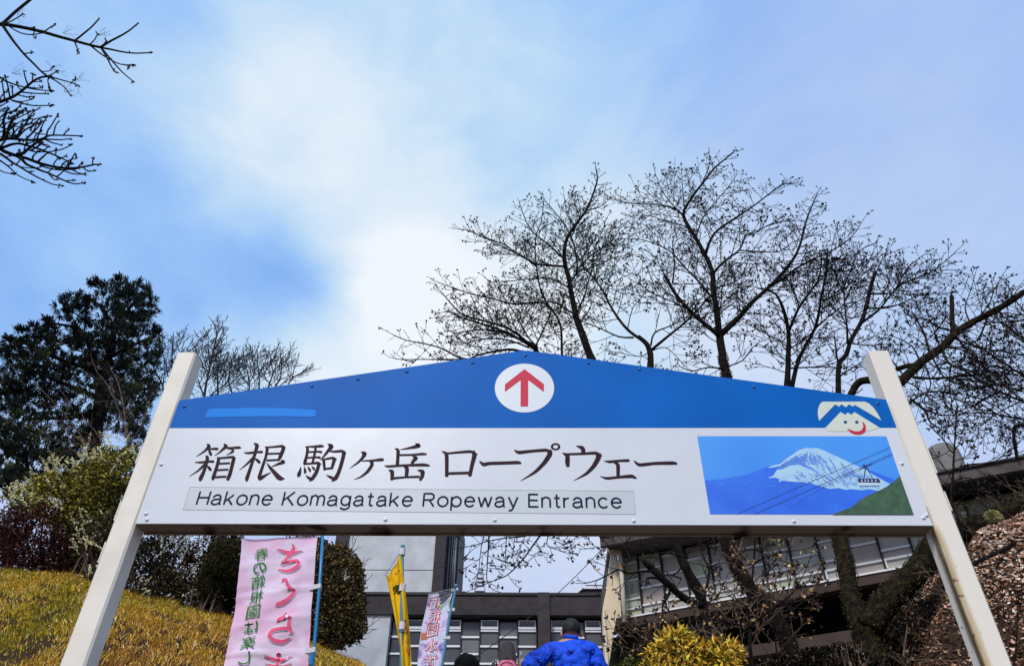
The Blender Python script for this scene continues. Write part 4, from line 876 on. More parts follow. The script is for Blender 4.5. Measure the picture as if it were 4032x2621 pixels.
bluej = mat('blue jacket', (.008, .080, .72), .7, (.003, .035, .42), scale=6, bump=1, bscale=11, ramp=(.45, .6), dist=1.5)
clothes(r1, s, J, bluej, 'jacket', .03, AM, fat=1.06, disp=folds(.024, 2.0), neck=.088, levels=4)
mb = MB(); mb.ball(hc + Vector((0, -.018, .018)) * s, .090 * s, .112 * s, .100 * s, 30, 22, disp=.07)
mb.f = [f for f in mb.f if all(not (mb.v[i][2] < hc.z - .035 * s or (mb.v[i][1] > hc.y + .05 * s and mb.v[i][2] < hc.z + .045 * s)) for i in f)]; mb.m = [0] * len(mb.f); part(mb, 'hair', hairm)
mb = MB(); mb.bar(Vector((-.14, -.135, 1.12)), Vector((-.07, -.145, 1.15)), .05, .004, up=(0, 1, 0)); part(mb, 'jacket_print', mat('teal print', (.02, .16, .30), .7))
# woman with a pink backpack
wt = at(1180, 1488, 12.6)
AW = dict(le=(-.30, .02, 1.14), lw=(-.24, .2, .97), re=(.30, .02, 1.14), rw=(.24, .2, .97))
r2, J, s, part, hc = person('woman with long dark brown hair in a polka dot top wearing a pink backpack', wt.x, 12.6, wt.z, arms=AW)
dot = bpy.data.materials.new('polka dots'); dot.use_nodes = True; nt = dot.node_tree; nn = nt.nodes
tcx = mk('ShaderNodeTexCoord'); vo = mk('ShaderNodeTexVoronoi'); vo.inputs['Scale'].default_value = 26; vo.inputs['Randomness'].default_value = .15; nt.links.new(tcx.outputs['Object'], vo.inputs['Vector'])
k_ = mr(vo.outputs['Distance'], .30, .36, 0, 1); cx_ = mk('ShaderNodeMix', data_type='RGBA'); nt.links.new(k_, cx_.inputs[0]); cx_.inputs[6].default_value = (.7, .7, .7, 1); cx_.inputs[7].default_value = (.012, .012, .014, 1); nt.links.new(cx_.outputs[2], nn['Principled BSDF'].inputs['Base Color'])
clothes(r2, s, J, dot, 'top', 0, AW, fat=.92, disp=folds(.006, 1.8), neck=.07, levels=2)
brh = mat('dark brown hair', (.030, .014, .011), .5, (.012, .008, .007), scale=30, bump=.5, bscale=120)
mb = MB(); mb.ball(hc + Vector((0, -.01, .012)) * s, .108 * s, .118 * s, .105 * s, 20, 12, disp=.03)
mb.f = [f for f in mb.f if all(not (mb.v[i][1] > hc.y + .06 * s and mb.v[i][2] < hc.z + .04 * s) for i in f)]; mb.m = [0] * len(mb.f)
vs = []; n_ = 16
for k, (dz, w_, yb) in enumerate(((.07, .085, -.05), (.0, .118, -.07), (-.1, .140, -.09), (-.2, .155, -.10), (-.3, .150, -.11), (-.38, .11, -.11))):
    for i in range(n_):
        a_ = pi + pi * i / (n_ - 1); vs.append((hc.x + w_ * s * cos(a_), hc.y + yb * s + .06 * s * sin(a_) + .006 * sin(i * 2.3), hc.z + dz * s))
mb.add(vs, [(k * n_ + i, k * n_ + i + 1, (k + 1) * n_ + i + 1, (k + 1) * n_ + i) for k in range(5) for i in range(n_ - 1)]); part(mb, 'hair', brh)
bp_ = thing('backpack', 'pink backpack on the back of the woman with long brown hair', 'backpack', (wt.x, 12.5, wt.z - .5))
pk = mat('pink nylon', (.62, .16, .24), .6, (.52, .10, .18), scale=6, bump=.4, bscale=18)
zc0 = r2.location.z + 1.16 * s; cb = Vector((wt.x, 12.6 - .20, zc0))
mb = MB(); vs = []; n_ = 20; rows = 14
for k in range(rows + 1):
    t = k / rows; zz = lerp(-.22, .21, t); w_ = .20 * (1 - .18 * t ** 2) * (sin(pi * min(1, max(.02, t * .96 + .02))) ** .22); dpt_ = .095 * (sin(pi * min(1, max(.02, t * .94 + .04))) ** .35)
    for i in range(n_):
        a_ = 2 * pi * i / n_; e = 3.2; cx2, sy2 = cos(a_), sin(a_)
        vs.append((cb.x + w_ * math.copysign(abs(cx2) ** (2 / e), cx2) + .006 * noise.noise(Vector((i, k * .7, 0))), cb.y + dpt_ * math.copysign(abs(sy2) ** (2 / e), sy2), cb.z + zz))
mb.add(vs, [(k * n_ + i, k * n_ + (i + 1) % n_, (k + 1) * n_ + (i + 1) % n_, (k + 1) * n_ + i) for k in range(rows) for i in range(n_)] + [tuple(range(n_ - 1, -1, -1)), tuple(rows * n_ + i for i in range(n_))]); mb.build('bag', pk, bp_, smooth=True)
mb = MB(); pts = [cb + Vector((.125 * cos(a_), -.10 + .02 * sin(a_), .03 + .14 * sin(a_))) for a_ in [pi * i / 10 for i in range(11)]]; mb.tube(pts, .006, 5); mb.build('zip', mat('pink dark', (.3, .05, .10), .6), bp_)
mb = MB(); mb.ball(cb + Vector((0, -.085, -.10)), .12, .045, .085, 14, 8); mb.build('pocket', pk, bp_, smooth=True)
mb = MB(); pts = [cb + Vector((.04 * cos(a_), -.02, .20 + .045 * sin(a_))) for a_ in [pi * i / 8 for i in range(9)]]; mb.tube(pts, .009, 6); mb.build('handle', mat('black strap', (.015, .015, .015), .7), bp_)
mb = MB()
for i in range(14):
    a_ = radians(35 + i * 290 / 13); b_ = radians(35 + (i + 1) * 290 / 13) if i < 13 else a_
    if i < 13:
        q = cb + Vector((0, -.108, .07)); mb.bar(q + Vector((.016 * cos(a_), 0, .016 * sin(a_))), q + Vector((.016 * cos(b_), 0, .016 * sin(b_))), .003, .003, up=(0, 1, 0))
mb.build('round_badge', mat('badge dark', (.10, .02, .03), .5), bp_)
for e_ in (-1, 1):
    mb = MB(); mb.tube([cb + Vector((e_ * .10, .05, .18)), cb + Vector((e_ * .12, .14, .235)), cb + Vector((e_ * .125, .27, .16)), cb + Vector((e_ * .14, .28, -.05)), cb + Vector((e_ * .13, .08, -.18))], [.014] * 5, 6); mb.build('strap', mat('pink dark', (.3, .05, .10), .6), bp_)
# fair-haired woman partly hidden
w3 = at(1216, 1529, 11.6); AO = dict(le=(-.24, .05, 1.12), lw=(-.2, .22, 1.0), re=(.24, .05, 1.12), rw=(.2, .22, 1.0))
r3, J, s, part, hc = person('fair-haired woman in an orange top between pink backpack and blue jacket', w3.x, 11.6, w3.z, arms=AO)
clothes(r3, s, J, mat('orange top', (.62, .22, .08), .8, (.5, .14, .05), scale=8), 'top', 0, AO, fat=.9, levels=2)
blo = mat('blonde hair', (.42, .24, .11), .5, (.25, .13, .06), scale=20, bump=.4, bscale=100)
mb = MB(); mb.ball(hc + Vector((0, -.012, .01)) * s, .092 * s, .108 * s, .102 * s, 18, 12, disp=.03)
mb.f = [f for f in mb.f if all(not (mb.v[i][1] > hc.y + .05 * s and mb.v[i][2] < hc.z + .04 * s) for i in f)]; mb.m = [0] * len(mb.f)
mb.tube([hc + Vector((.02, -.08, -.02)), hc + Vector((.03, -.12, -.14)), hc + Vector((.05, -.13, -.3))], [.06, .055, .03], 8); part(mb, 'hair', blo)
# nearest head with black hair
w4 = at(1085, 1518, 5.6)
r4, J, s, part, hc = person('person nearest the camera, only the top of thick black hair showing', w4.x, 5.6, w4.z, arms=dict(le=(-.25, .0, 1.1), lw=(-.24, .16, .9), re=(.25, .0, 1.1), rw=(.24, .16, .9)))
clothes(r4, s, J, mat('dark coat', (.012, .012, .014), .85), 'coat', 0, dict(le=(-.25, .0, 1.1), lw=(-.24, .16, .9), re=(.25, .0, 1.1), rw=(.24, .16, .9)), levels=2)
mb = MB(); mb.ball(hc + Vector((0, -.015, .015)) * s, .104 * s, .115 * s, .106 * s, 30, 20, disp=.10)
mb.f = [f for f in mb.f if all(not (mb.v[i][1] > hc.y + .06 * s and mb.v[i][2] < hc.z + .04 * s) for i in f)]; mb.m = [0] * len(mb.f); part(mb, 'hair', mat('matt black hair', (.006, .006, .007), .8, bump=.2, bscale=200))
# ------------------------------------------------------------------ bare trees
random.seed(5)
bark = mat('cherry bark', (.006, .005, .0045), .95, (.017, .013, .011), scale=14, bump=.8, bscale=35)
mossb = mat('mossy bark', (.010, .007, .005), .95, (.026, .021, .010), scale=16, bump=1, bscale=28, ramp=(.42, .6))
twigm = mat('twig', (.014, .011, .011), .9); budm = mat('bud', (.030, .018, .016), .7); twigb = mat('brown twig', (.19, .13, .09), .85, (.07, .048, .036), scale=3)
def depth(p): return (p - EYE).dot(FW)
def px(p, w): return w * depth(p) / 1716.0          # width in photograph pixels -> metres
def bud(mb, p, d, l):
    d = d.normalized(); s = d.orthogonal().normalized(); t = d.cross(s); r = l * .24; m_ = p + d * l * .55; e = p + d * l
    mb.add([p, m_ + s * r, m_ - s * r * .5 + t * r * .87, m_ - s * r * .5 - t * r * .87, e], [(0, 2, 1), (0, 3, 2), (0, 1, 3), (4, 1, 2), (4, 2, 3), (4, 3, 1)])
def rv(): return Vector((U(-1, 1), U(-1, 1), U(-1, 1)))
def cluster(mb, p, d, l, n=3):
    for i in range(n): bud(mb, p, d.normalized() + rv() * .75, l * U(.7, 1.15))
def grow(tw, bd, p, d, L_, r, lvl, up=.25, bl=.05, curl=.25, spur=.13, leaf=None, minr=.0032, bends=4):
    pts = [p]; d = d.normalized(); n = bends; bend = rv() * curl
    for i in range(n):
        d = (d + bend * .30 + rv() * .06 + Vector((0, 0, up * .28))).normalized(); p = p + d * (L_ / n); pts.append(p)
    rs = [max(minr, r * (1 - .75 * i / n)) for i in range(n + 1)]
    tw.tube(pts, rs, 3 if r < .012 else 5, cap=False)
    if lvl > 0:
        q = spur * U(.5, 1); side = 1
        while q < L_ * .96:
            t = q / L_ * n; i = min(n - 1, int(t)); a = pts[i].lerp(pts[i + 1], t - i); dd = (pts[i + 1] - pts[i]).normalized()
            pr_ = dd.orthogonal().normalized(); pr_ = (Matrix.Rotation(U(0, 2 * pi), 3, dd) @ pr_)
            pr_ = (pr_ + Vector((side * .8, 0, .1))).normalized(); side = -side
            nl = (L_ - q) * U(.35, .62) + spur * U(.2, .6)
            if lvl == 1: nl = min(nl, U(.08, .34) * max(1, spur / .16))
            grow(tw, bd, a, dd * U(.6, 1.0) + pr_ * U(.5, .9), nl, r * .5, lvl - 1, up, bl, curl, spur, leaf, minr, 3 if lvl == 1 else 4)
            q += spur * U(.55, 1.3)
    if bd is not None:
        if R() < .62: cluster(bd, p, d, bl, random.choice((2, 3, 3)))
        if lvl == 0 and L_ > .16 and R() < .25:
            cluster(bd, pts[n // 2], d + rv() * .8, bl * .8, 2)
    if leaf is not None and R() < leaf[1]:
        for k in range(leaf[2]): leafq(leaf[0], p + rv() * leaf[3] * .7, leaf[3])
def leafq(mb, p, l, mi=None, dn=None, w_=.42):
    a = (dn or rv()).normalized(); b = a.orthogonal().normalized(); b = Matrix.Rotation(U(0, 6.28), 3, a) @ b; l *= U(.7, 1.25); n_ = a.cross(b)
    if mi is None: mi = random.choice(mb.pal) if hasattr(mb, 'pal') else 0
    mb.add([p, p + a * l * .45 + b * l * w_ + n_ * l * .12, p + a * l, p + a * l * .5 - b * l * w_ + n_ * l * .12], [(0, 1, 2), (0, 2, 3)], mi)
def limb3(pts, Y0, Y1, cv, w0, w1, jit=.25):
    P = []; n = len(pts)
    raw = []
    for i in range(n - 1):
        p0, p1, p2, p3 = pts[max(i - 1, 0)], pts[i], pts[i + 1], pts[min(i + 2, n - 1)]
        for k in range(3):
            t = k / 3; raw.append([.5 * (2 * p1[c] + (p2[c] - p0[c]) * t + (2 * p0[c] - 5 * p1[c] + 4 * p2[c] - p3[c]) * t * t + (3 * p1[c] - p0[c] - 3 * p2[c] + p3[c]) * t ** 3) for c in (0, 1)])
    raw.append(list(pts[-1])); m_ = len(raw); rad = []
    for i, q in enumerate(raw):
        t = i / (m_ - 1); Y = lerp(Y0, Y1, t); p = at(*cv(*q), Y); P.append(p); rad.append(px(p, lerp(w0, w1, t ** .62)) / 2)
    return P, rad
def along(P):
    s = [0]
    for a, b in zip(P, P[1:]): s.append(s[-1] + (b - a).length)
    return s
def tree(name, label, cat, Y, cv, trunk, limbs, group=None, bl=.055, tl=1.3, dens=.12, lvl=2, up=.22, tm=None, bm=None, bdm=None, foot=None, leaf=None, budson=True, tl0=.2, spur=.15, minr=.0042, start=.1, pre=None, mossy=False):
    # trunk: (pts, w0, w1); limbs: (pts, w0, w1, Y0, Y1[, grow scale])
    if pre:
        n_pre = 3 * (len(pre))
        P0, _ = limb3(list(pre) + [cv(*trunk[0][0])], Y, Y, S_, trunk[1], trunk[1]); P0 = P0[:-1]
    P, rd = limb3(trunk[0], Y, trunk[3] if len(trunk) > 3 else Y, cv, trunk[1], trunk[2])
    Pt, rt = P, rd
    if pre: P = P0 + P; rd = [px(q, trunk[1] * lerp(1.15, 1, i / len(P0))) / 2 for i, q in enumerate(P0)] + rd
    b0 = P[0]; fx_, fy_ = foot or (b0.x + (b0.x - P[2].x) * .3, Y); zg = gz(fx_, fy_)
    root = thing(name, label, cat, (fx_, fy_, zg), group)
    low = [Vector((fx_, fy_, zg - .15)), Vector((fx_, fy_, zg)).lerp(b0, .3), Vector((fx_, fy_, zg)).lerp(b0, .7) + Vector((U(-.04, .04), 0, 0))]
    mb = MB(); mb.tube(low + P, [rd[0] * 1.55, rd[0] * 1.25, rd[0] * 1.08] + rd, 12, rough=.22); mb.build('trunk', bm or bark, root, smooth=True)
    tw, bd = MB(), MB(); lf = None
    if leaf: lf = MB(); lf.pal = list(range(len(leaf[0]))); leafarg = (lf, leaf[1], leaf[2], leaf[3])
    else: leafarg = None
    alll = [(Pt, rt, trunk[1], 1.0)] if trunk[2] < 6 else []
    for lb in limbs:
        pts, w0, w1, Y0, Y1 = lb[:5]; sc_ = lb[5] if len(lb) > 5 else 1.0; lc = lb[6] if len(lb) > 6 else cv
        P2, r2_ = limb3(pts, Y0, Y1, lc, w0, w1); mb = MB(); mb.tube(P2, r2_, 8 if w0 > 5 else 6, rough=.15); mb.build('limb', bm or bark, root, smooth=True)
        alll.append((P2, r2_, w0, sc_))
    for P2, r2_, w0, sc_ in alll:
        if sc_ <= 0: continue
        s = along(P2); T = s[-1]; q = T * start + U(0, .1); side = 1
        while q < T:
            i = max(k for k in range(len(s)) if s[k] <= q); i = min(i, len(s) - 2); t = (q - s[i]) / max(1e-6, s[i + 1] - s[i]); a = P2[i].lerp(P2[i + 1], t); dd = (P2[i + 1] - P2[i]).normalized()
            rr = lerp(r2_[i], r2_[i + 1], t); pr_ = Vector((-dd.z, 0, dd.x)); pr_ = (pr_ * side + Vector((0, U(-1, 1), 0)) * .9).normalized(); side = -side if R() < .8 else side
            f = q / T; Ln = (tl0 + tl * (1 - f) ** .8 * .75) * U(.55, 1.15) * sc_
            grow(tw, bd if budson else None, a, dd * U(.55, 1.0) + pr_ * U(.6, 1.0), Ln, min(rr * .6, .011), lvl if Ln > .35 else 1, up, bl, .3, spur, leafarg, minr)
            q += dens * U(.6, 1.4)
        grow(tw, bd if budson else None, P2[-1], (P2[-1] - P2[-2]).normalized(), .25 * sc_, max(minr, r2_[-1]), 1, up, bl, .2, spur, leafarg, minr)
    if bm is mossb or mossy:
        fk = MB(); fk.pal = [0, 1, 1, 3] if mossy else [0, 0, 1, 2, 2]
        for P2, r2_ in [(P, rd)] + [(a_[0], a_[1]) for a_ in alll]:
            for i in range(len(P2) - 1):
                if r2_[i] < .07: continue
                ln_ = (P2[i + 1] - P2[i]).length; dd = (P2[i + 1] - P2[i]).normalized()
                for k in range(int(ln_ * r2_[i] * 5200)):
                    o_ = dd.orthogonal().normalized(); o_ = Matrix.Rotation(U(0, 6.283), 3, dd) @ o_; q = P2[i].lerp(P2[i + 1], R()) + o_ * r2_[i] * 1.05
                    leafq(fk, q, .026, None, (o_ * .5 + rv()).normalized(), .35)
        fk.build('moss_flakes', [mat('moss dark', (.022, .022, .010), .9), mat('moss brown', (.06, .034, .020), .9), mat('moss green', (.055, .062, .02), .9), mat('bark flake rust', (.17, .085, .04), .9)], root, kind='stuff')
    tw.build('twigs', tm or twigm, root, kind='stuff')
    if budson: bd.build('buds', bdm or budm, root, kind='stuff')
    if lf: lf.build('withered_leaves', leaf[0], root, kind='stuff')
    return root
A_ = zc(1500, 600, 1.719); C_ = zc(2300, 500, 1.4064); D_ = zc(3200, 900, 1.934); E_ = zc(3100, 1900, 2.146); BB = zc(2300, 2050, 2.644); S_ = lambda x, y: (x, y)
CG = 'bare cherry trees behind the sign'
lfb = [mat('withered leaf a', (.30, .17, .08), .8), mat('withered leaf b', (.46, .30, .13), .8), mat('withered leaf c', (.16, .08, .045), .8)]
# trees named by where their trunk meets the blue gable
W9 = W_
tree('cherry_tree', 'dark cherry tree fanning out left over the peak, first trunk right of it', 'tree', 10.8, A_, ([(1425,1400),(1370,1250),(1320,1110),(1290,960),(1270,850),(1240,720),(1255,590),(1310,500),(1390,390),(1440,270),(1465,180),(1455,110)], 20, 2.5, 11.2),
 [([(1320,1100),(1250,1060),(1190,1020),(1080,1000),(960,950),(860,900)], 6, 2, 10.8, 11.2, .8), ([(1272,915),(1180,865),(1060,850),(900,868),(780,880)], 5, 2, 10.8, 11.6), ([(1245,772),(1150,765),(1040,750),(900,670),(830,620),(700,580),(600,530),(532,520)], 6, 2, 10.9, 10.2),
  ([(1238,720),(1130,620),(1050,560),(1000,500),(960,410),(937,340)], 5, 2, 11, 11.3), ([(1292,860),(1330,800),(1320,700),(1300,600),(1250,500),(1190,420),(1110,325)], 5, 2, 10.8, 10.4), ([(1322,800),(1430,690),(1540,620),(1590,560),(1620,500)], 5, 2, 10.8, 11.4),
  ([(1330,1080),(1385,950),(1400,880),(1440,760),(1480,680)], 5, 2, 10.8, 11.6, .8), ([(1320,805),(1440,775),(1560,720),(1640,700)], 4, 1.5, 10.8, 10.2), ([(1300,540),(1350,420),(1330,300),(1325,290)], 3, 1.5, 11, 11.4, .7), ([(1310,500),(1260,420),(1240,295)], 3, 1.5, 11, 10.6, .7), ([(1395,390),(1480,370),(1525,335)], 3, 1.5, 11.1, 10.7, .6),
  ([(1160,150),(1080,260),(980,400),(880,510),(780,590),(650,640),(430,730)], 5, 1.8, 10.0, 8.8, .45, W9), ([(610,140),(600,350),(590,500),(590,640),(650,735)], 4, 1.6, 9.4, 8.8, .4, W9), ([(560,150),(525,300),(500,540)], 3, 1.5, 9.4, 9.0, .4, W9), ([(1100,110),(1000,160),(800,180),(600,215),(450,260),(290,290)], 5, 1.8, 10, 9.2, .5, W9),
  ([(1560,1830),(1400,1650),(1240,1500),(1225,1360),(1220,1200),(1190,1110),(1100,980),(1070,880),(1045,700),(1050,560),(1085,470),(1102,330)], 9, 2, 10.8, 11.6, .9), ([(1130,1040),(1080,1015),(900,1025),(760,990),(620,960),(500,920),(390,880)], 6, 2, 11.3, 10.6), ([(1045,770),(960,700),(860,660),(760,600),(690,560)], 4, 1.5, 11.4, 12), ([(1220,1210),(1260,1180),(1300,1120)], 3, 1.5, 11.2, 11.4),
  ([(1500,1780),(1250,1560),(1100,1420),(1050,1330),(1000,1285)], 12, 8, 10.6, 10.2, .15), ([(1040,1330),(950,1250),(850,1185),(700,1140),(560,1100),(490,1040),(430,970),(395,930)], 8, 2, 10.2, 9.4, 1), ([(1040,1330),(900,1240),(780,1190),(650,1150),(540,1110),(470,1080),(425,1080)], 7, 2, 10.2, 10.6, .9), ([(1060,1390),(900,1335),(780,1345),(660,1370),(560,1400),(420,1330),(300,1295),(170,1270),(80,1232)], 8, 2, 10.2, 9.2, .8), ([(1000,1300),(860,1230),(720,1200),(600,1205),(510,1225),(455,1200)], 6, 2, 10.2, 11, .8),
  ([(1040,1320),(1100,1200),(1150,1080),(1160,1000)], 5, 2, 10.2, 10.7, .8), ([(1060,1320),(990,1240),(930,1130),(880,1050),(820,960),(790,900)], 5, 2, 10.3, 11, .9), ([(560,1400),(400,1400),(250,1400),(130,1400),(60,1385)], 4, 1.5, 9.6, 9.2, .5), ([(1000,1320),(860,1270),(700,1260),(560,1290),(480,1270)], 5, 1.5, 10.2, 9.6, .7),
  ([(1250,120),(1230,260),(1330,300),(1450,345)], 3, 1.5, 10, 9.5, .4, W9), ([(800,120),(790,300),(785,470)], 3, 1.5, 10, 9.6, .35, W9), ([(1800,90),(1700,100),(1500,130),(1420,200),(1380,210)], 3, 1.5, 10, 9.6, .5, W9)], CG, pre=[BB(1400,1650), BB(1320,1250), BB(1235,850), BB(1120,620), BB(1010,380), (1560,1235), (1520,1130), (1460,1010)])
tree('cherry_tree', 'forked cherry tree whose lichen-spotted trunk leans under the sign beside the cream fin', 'tree', 9.5, C_, ([(366,1335),(368,1260),(345,1200),(300,1160)], 17, 10),
 [([(330,1185),(250,1130),(190,1060),(140,980),(100,900),(40,820),(0,780),(-60,680),(-110,590)], 9, 2, 9.9, 10.4), ([(272,1165),(190,1160),(80,1110),(0,1080),(-80,1040),(-200,1000)], 5, 1.5, 9.9, 9.4), ([(372,1235),(450,1170),(560,1080),(640,1000),(700,930),(760,880),(850,850),(900,770)], 8, 2, 9.9, 10.2, .9), ([(370,1210),(390,1140),(480,1100),(560,1060),(580,1030)], 5, 2, 9.9, 9.5, .8),
  ([(240,1120),(270,1000),(330,930),(320,880)], 3, 1.5, 10, 10.4, .8), ([(140,980),(120,900),(200,840),(290,800)], 3, 1.5, 10, 9.6, .8), ([(60,850),(50,700),(90,600),(120,520)], 3.5, 1.5, 10.2, 10, .9), ([(560,1080),(520,960),(440,900),(380,800)], 3.5, 1.5, 10, 9.6, .8), ([(0,780),(-20,680),(20,600)], 3, 1.5, 10.2, 10.4, .8), ([(365,1240),(310,1270),(200,1250),(130,1240)], 3, 1.5, 9.9, 9.5, .7), ([(372,1240),(450,1220),(520,1280),(560,1330)], 3, 1.5, 9.9, 9.6, .7),
  ([(1230,880),(1130,850),(1000,770),(900,680),(800,590),(700,490),(640,440)], 18, 16, 9.0, 8.7, .25, BB), ([(900,690),(880,770),(820,880),(808,990)], 8, 3, 8.9, 8.7, .3, BB), ([(780,600),(700,590),(655,600),(645,640)], 7, 3, 8.8, 8.7, .1, BB), ([(700,520),(600,525),(450,545),(360,505),(250,560),(120,620),(0,650)], 7, 2, 8.7, 8.3, .5, BB),
  ([(1010,600),(900,560),(800,560)], 4, 2, 8.9, 8.6, .5, BB), ([(1240,820),(1290,620),(1300,490),(1250,400),(1210,250),(1190,120)], 8, 3, 9.0, 9.3, .4, BB), ([(1300,490),(1400,440),(1500,420)], 4, 1.6, 9.1, 8.9, .5, BB), ([(1080,380),(900,340),(760,330),(640,300),(480,295),(170,275),(20,290)], 5, 1.8, 9.2, 8.6, .45, BB), ([(480,170),(400,250),(250,280)], 4, 2, 8.8, 8.6, .4, BB),
  ([(1250,860),(1400,800),(1500,780),(1650,720)], 4, 1.8, 8.9, 8.6, .5, BB), ([(930,560),(1000,500),(1100,300),(1240,240),(1350,280)], 4, 1.8, 9.1, 8.8, .5, BB)], CG, start=.2, pre=[BB(1400,1600), BB(1330,1250), BB(1260,950), BB(1240,830), BB(1180,680), BB(1080,530), BB(1000,350), BB(930,190), (1550,1180), (1530,1050), (1518,950)], leaf=(lfb, .1, 2, .05), mossy=True)
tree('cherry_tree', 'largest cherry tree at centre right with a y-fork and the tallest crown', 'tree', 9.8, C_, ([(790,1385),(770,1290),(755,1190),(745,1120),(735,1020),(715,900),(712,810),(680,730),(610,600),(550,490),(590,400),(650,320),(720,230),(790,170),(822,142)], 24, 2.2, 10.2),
 [([(765,1140),(860,1050),(930,970),(1030,880),(1130,770),(1190,670),(1230,520),(1265,430),(1292,365)], 16, 2, 9.8, 10.4), ([(1030,880),(1100,840),(1180,780),(1260,735),(1380,680),(1480,610),(1535,530)], 8, 1.8, 10, 9.6), ([(712,812),(780,740),(860,680),(895,600),(940,590),(1050,530),(1170,520)], 7, 1.6, 9.8, 9.3), ([(860,682),(960,690),(1080,690),(1150,640),(1250,600)], 4, 1.5, 9.6, 9.8),
  ([(675,695),(720,590),(830,510),(920,450),(1000,390),(1090,322),(1150,312)], 8, 1.8, 9.9, 10.3), ([(600,590),(560,550),(450,520),(340,490),(275,540)], 4, 1.5, 9.9, 9.5), ([(550,490),(500,450),(400,430),(270,425),(150,400)], 5, 1.6, 10, 10.5), ([(545,490),(480,420),(430,350),(402,280)], 4, 1.5, 10, 9.6), ([(622,600),(660,500),(730,410),(800,330),(845,262)], 4, 1.5, 10, 10.6),
  ([(742,1150),(680,1100),(590,1020),(510,930),(455,835)], 13, 7, 9.8, 9.5, .5), ([(490,865),(500,750),(490,640),(510,590)], 5, 2, 9.5, 9.3), ([(590,1020),(500,970),(400,930),(320,880),(245,835)], 5, 1.6, 9.6, 9.2), ([(692,925),(630,850),(560,780),(480,690),(400,650),(300,620),(200,620)], 6, 1.6, 9.8, 10.4),
  ([(555,440),(545,330),(540,230)], 3, 1.5, 10, 10.3, .7), ([(650,320),(690,220),(692,155)], 3, 1.5, 10.1, 9.8, .6), ([(735,1110),(760,960),(770,880),(850,850),(920,760)], 4, 1.5, 9.8, 10.4, .9), ([(590,1030),(640,960),(690,900)], 4, 2, 9.7, 10, .7), ([(730,1020),(640,1040),(560,1080)], 3, 1.5, 9.8, 9.3, .7),
  ([(780,1330),(880,1290),(960,1200),(1050,1270)], 4, 1.5, 9.8, 9.4, .8), ([(780,1340),(690,1330),(600,1350),(540,1330)], 5, 2, 9.8, 9.4, .6), ([(2260,1750),(2200,1500),(2080,1150),(1950,950),(1800,790),(1700,660),(1600,500),(1520,340),(1470,160),(1450,20)], 48, 28, 9.6, 9.7, .1, BB), ([(2050,1120),(2100,1050),(2200,1010),(2330,960)], 5, 2, 9.3, 9, .5, BB), ([(1560,400),(1700,300),(1850,330),(2000,430)], 4, 2, 9.5, 9.2, .45, BB), ([(1850,860),(1800,1000),(1760,1100),(1650,1180)], 5, 2, 9.4, 9.1, .4, BB)], CG, mossy=True, pre=[BB(2260,1700), BB(2200,1500), BB(2080,1150), BB(1950,950), BB(1800,790), BB(1700,660), BB(1600,500), BB(1520,340), BB(1460,160), (1684,1100), (1690,980)])
tree('cherry_tree', 'twin-stemmed cherry tree between the largest cherry and the right post', 'tree', 10.6, C_, ([(1125,1430),(1132,1230),(1130,1120),(1100,1000),(1060,925),(1000,900)], 15, 4, 10.6),
 [([(1150,1440),(1190,1280),(1280,1110),(1310,960),(1340,800),(1348,700)], 12, 3, 10.6, 10.9), ([(1132,1130),(1190,1000),(1260,900),(1300,840),(1310,780)], 8, 3, 10.6, 10.2), ([(1130,1220),(1040,1160),(940,1110),(900,1090)], 4, 1.5, 10.6, 10.2, .9), ([(1140,1335),(1230,1330),(1310,1325),(1400,1300)], 5, 2, 10.6, 10.3, .8), ([(1190,1000),(1160,900),(1110,830),(1050,780)], 4, 1.5, 10.5, 10.9, .9), ([(1280,1110),(1380,1030),(1450,980),(1540,960)], 5, 1.5, 10.7, 11, .9), ([(1290,1050),(1330,1000),(1440,900),(1540,780)], 4, 1.5, 10.7, 10.3, .9), ([(1130,1230),(1200,1190),(1290,1110)], 4, 2, 10.6, 10.4, .7),
  ([(1310,960),(1400,930),(1480,860),(1540,740)], 4, 1.5, 10.8, 11.1, .9), ([(1260,900),(1350,800),(1420,720),(1500,680)], 4, 1.5, 10.3, 10.1, .9)], CG, pre=[E_(720,1650), E_(700,1400), E_(600,1150), E_(545,930), E_(510,740), E_(470,560), (1935,1190), (1880,1080), (1840,970)])
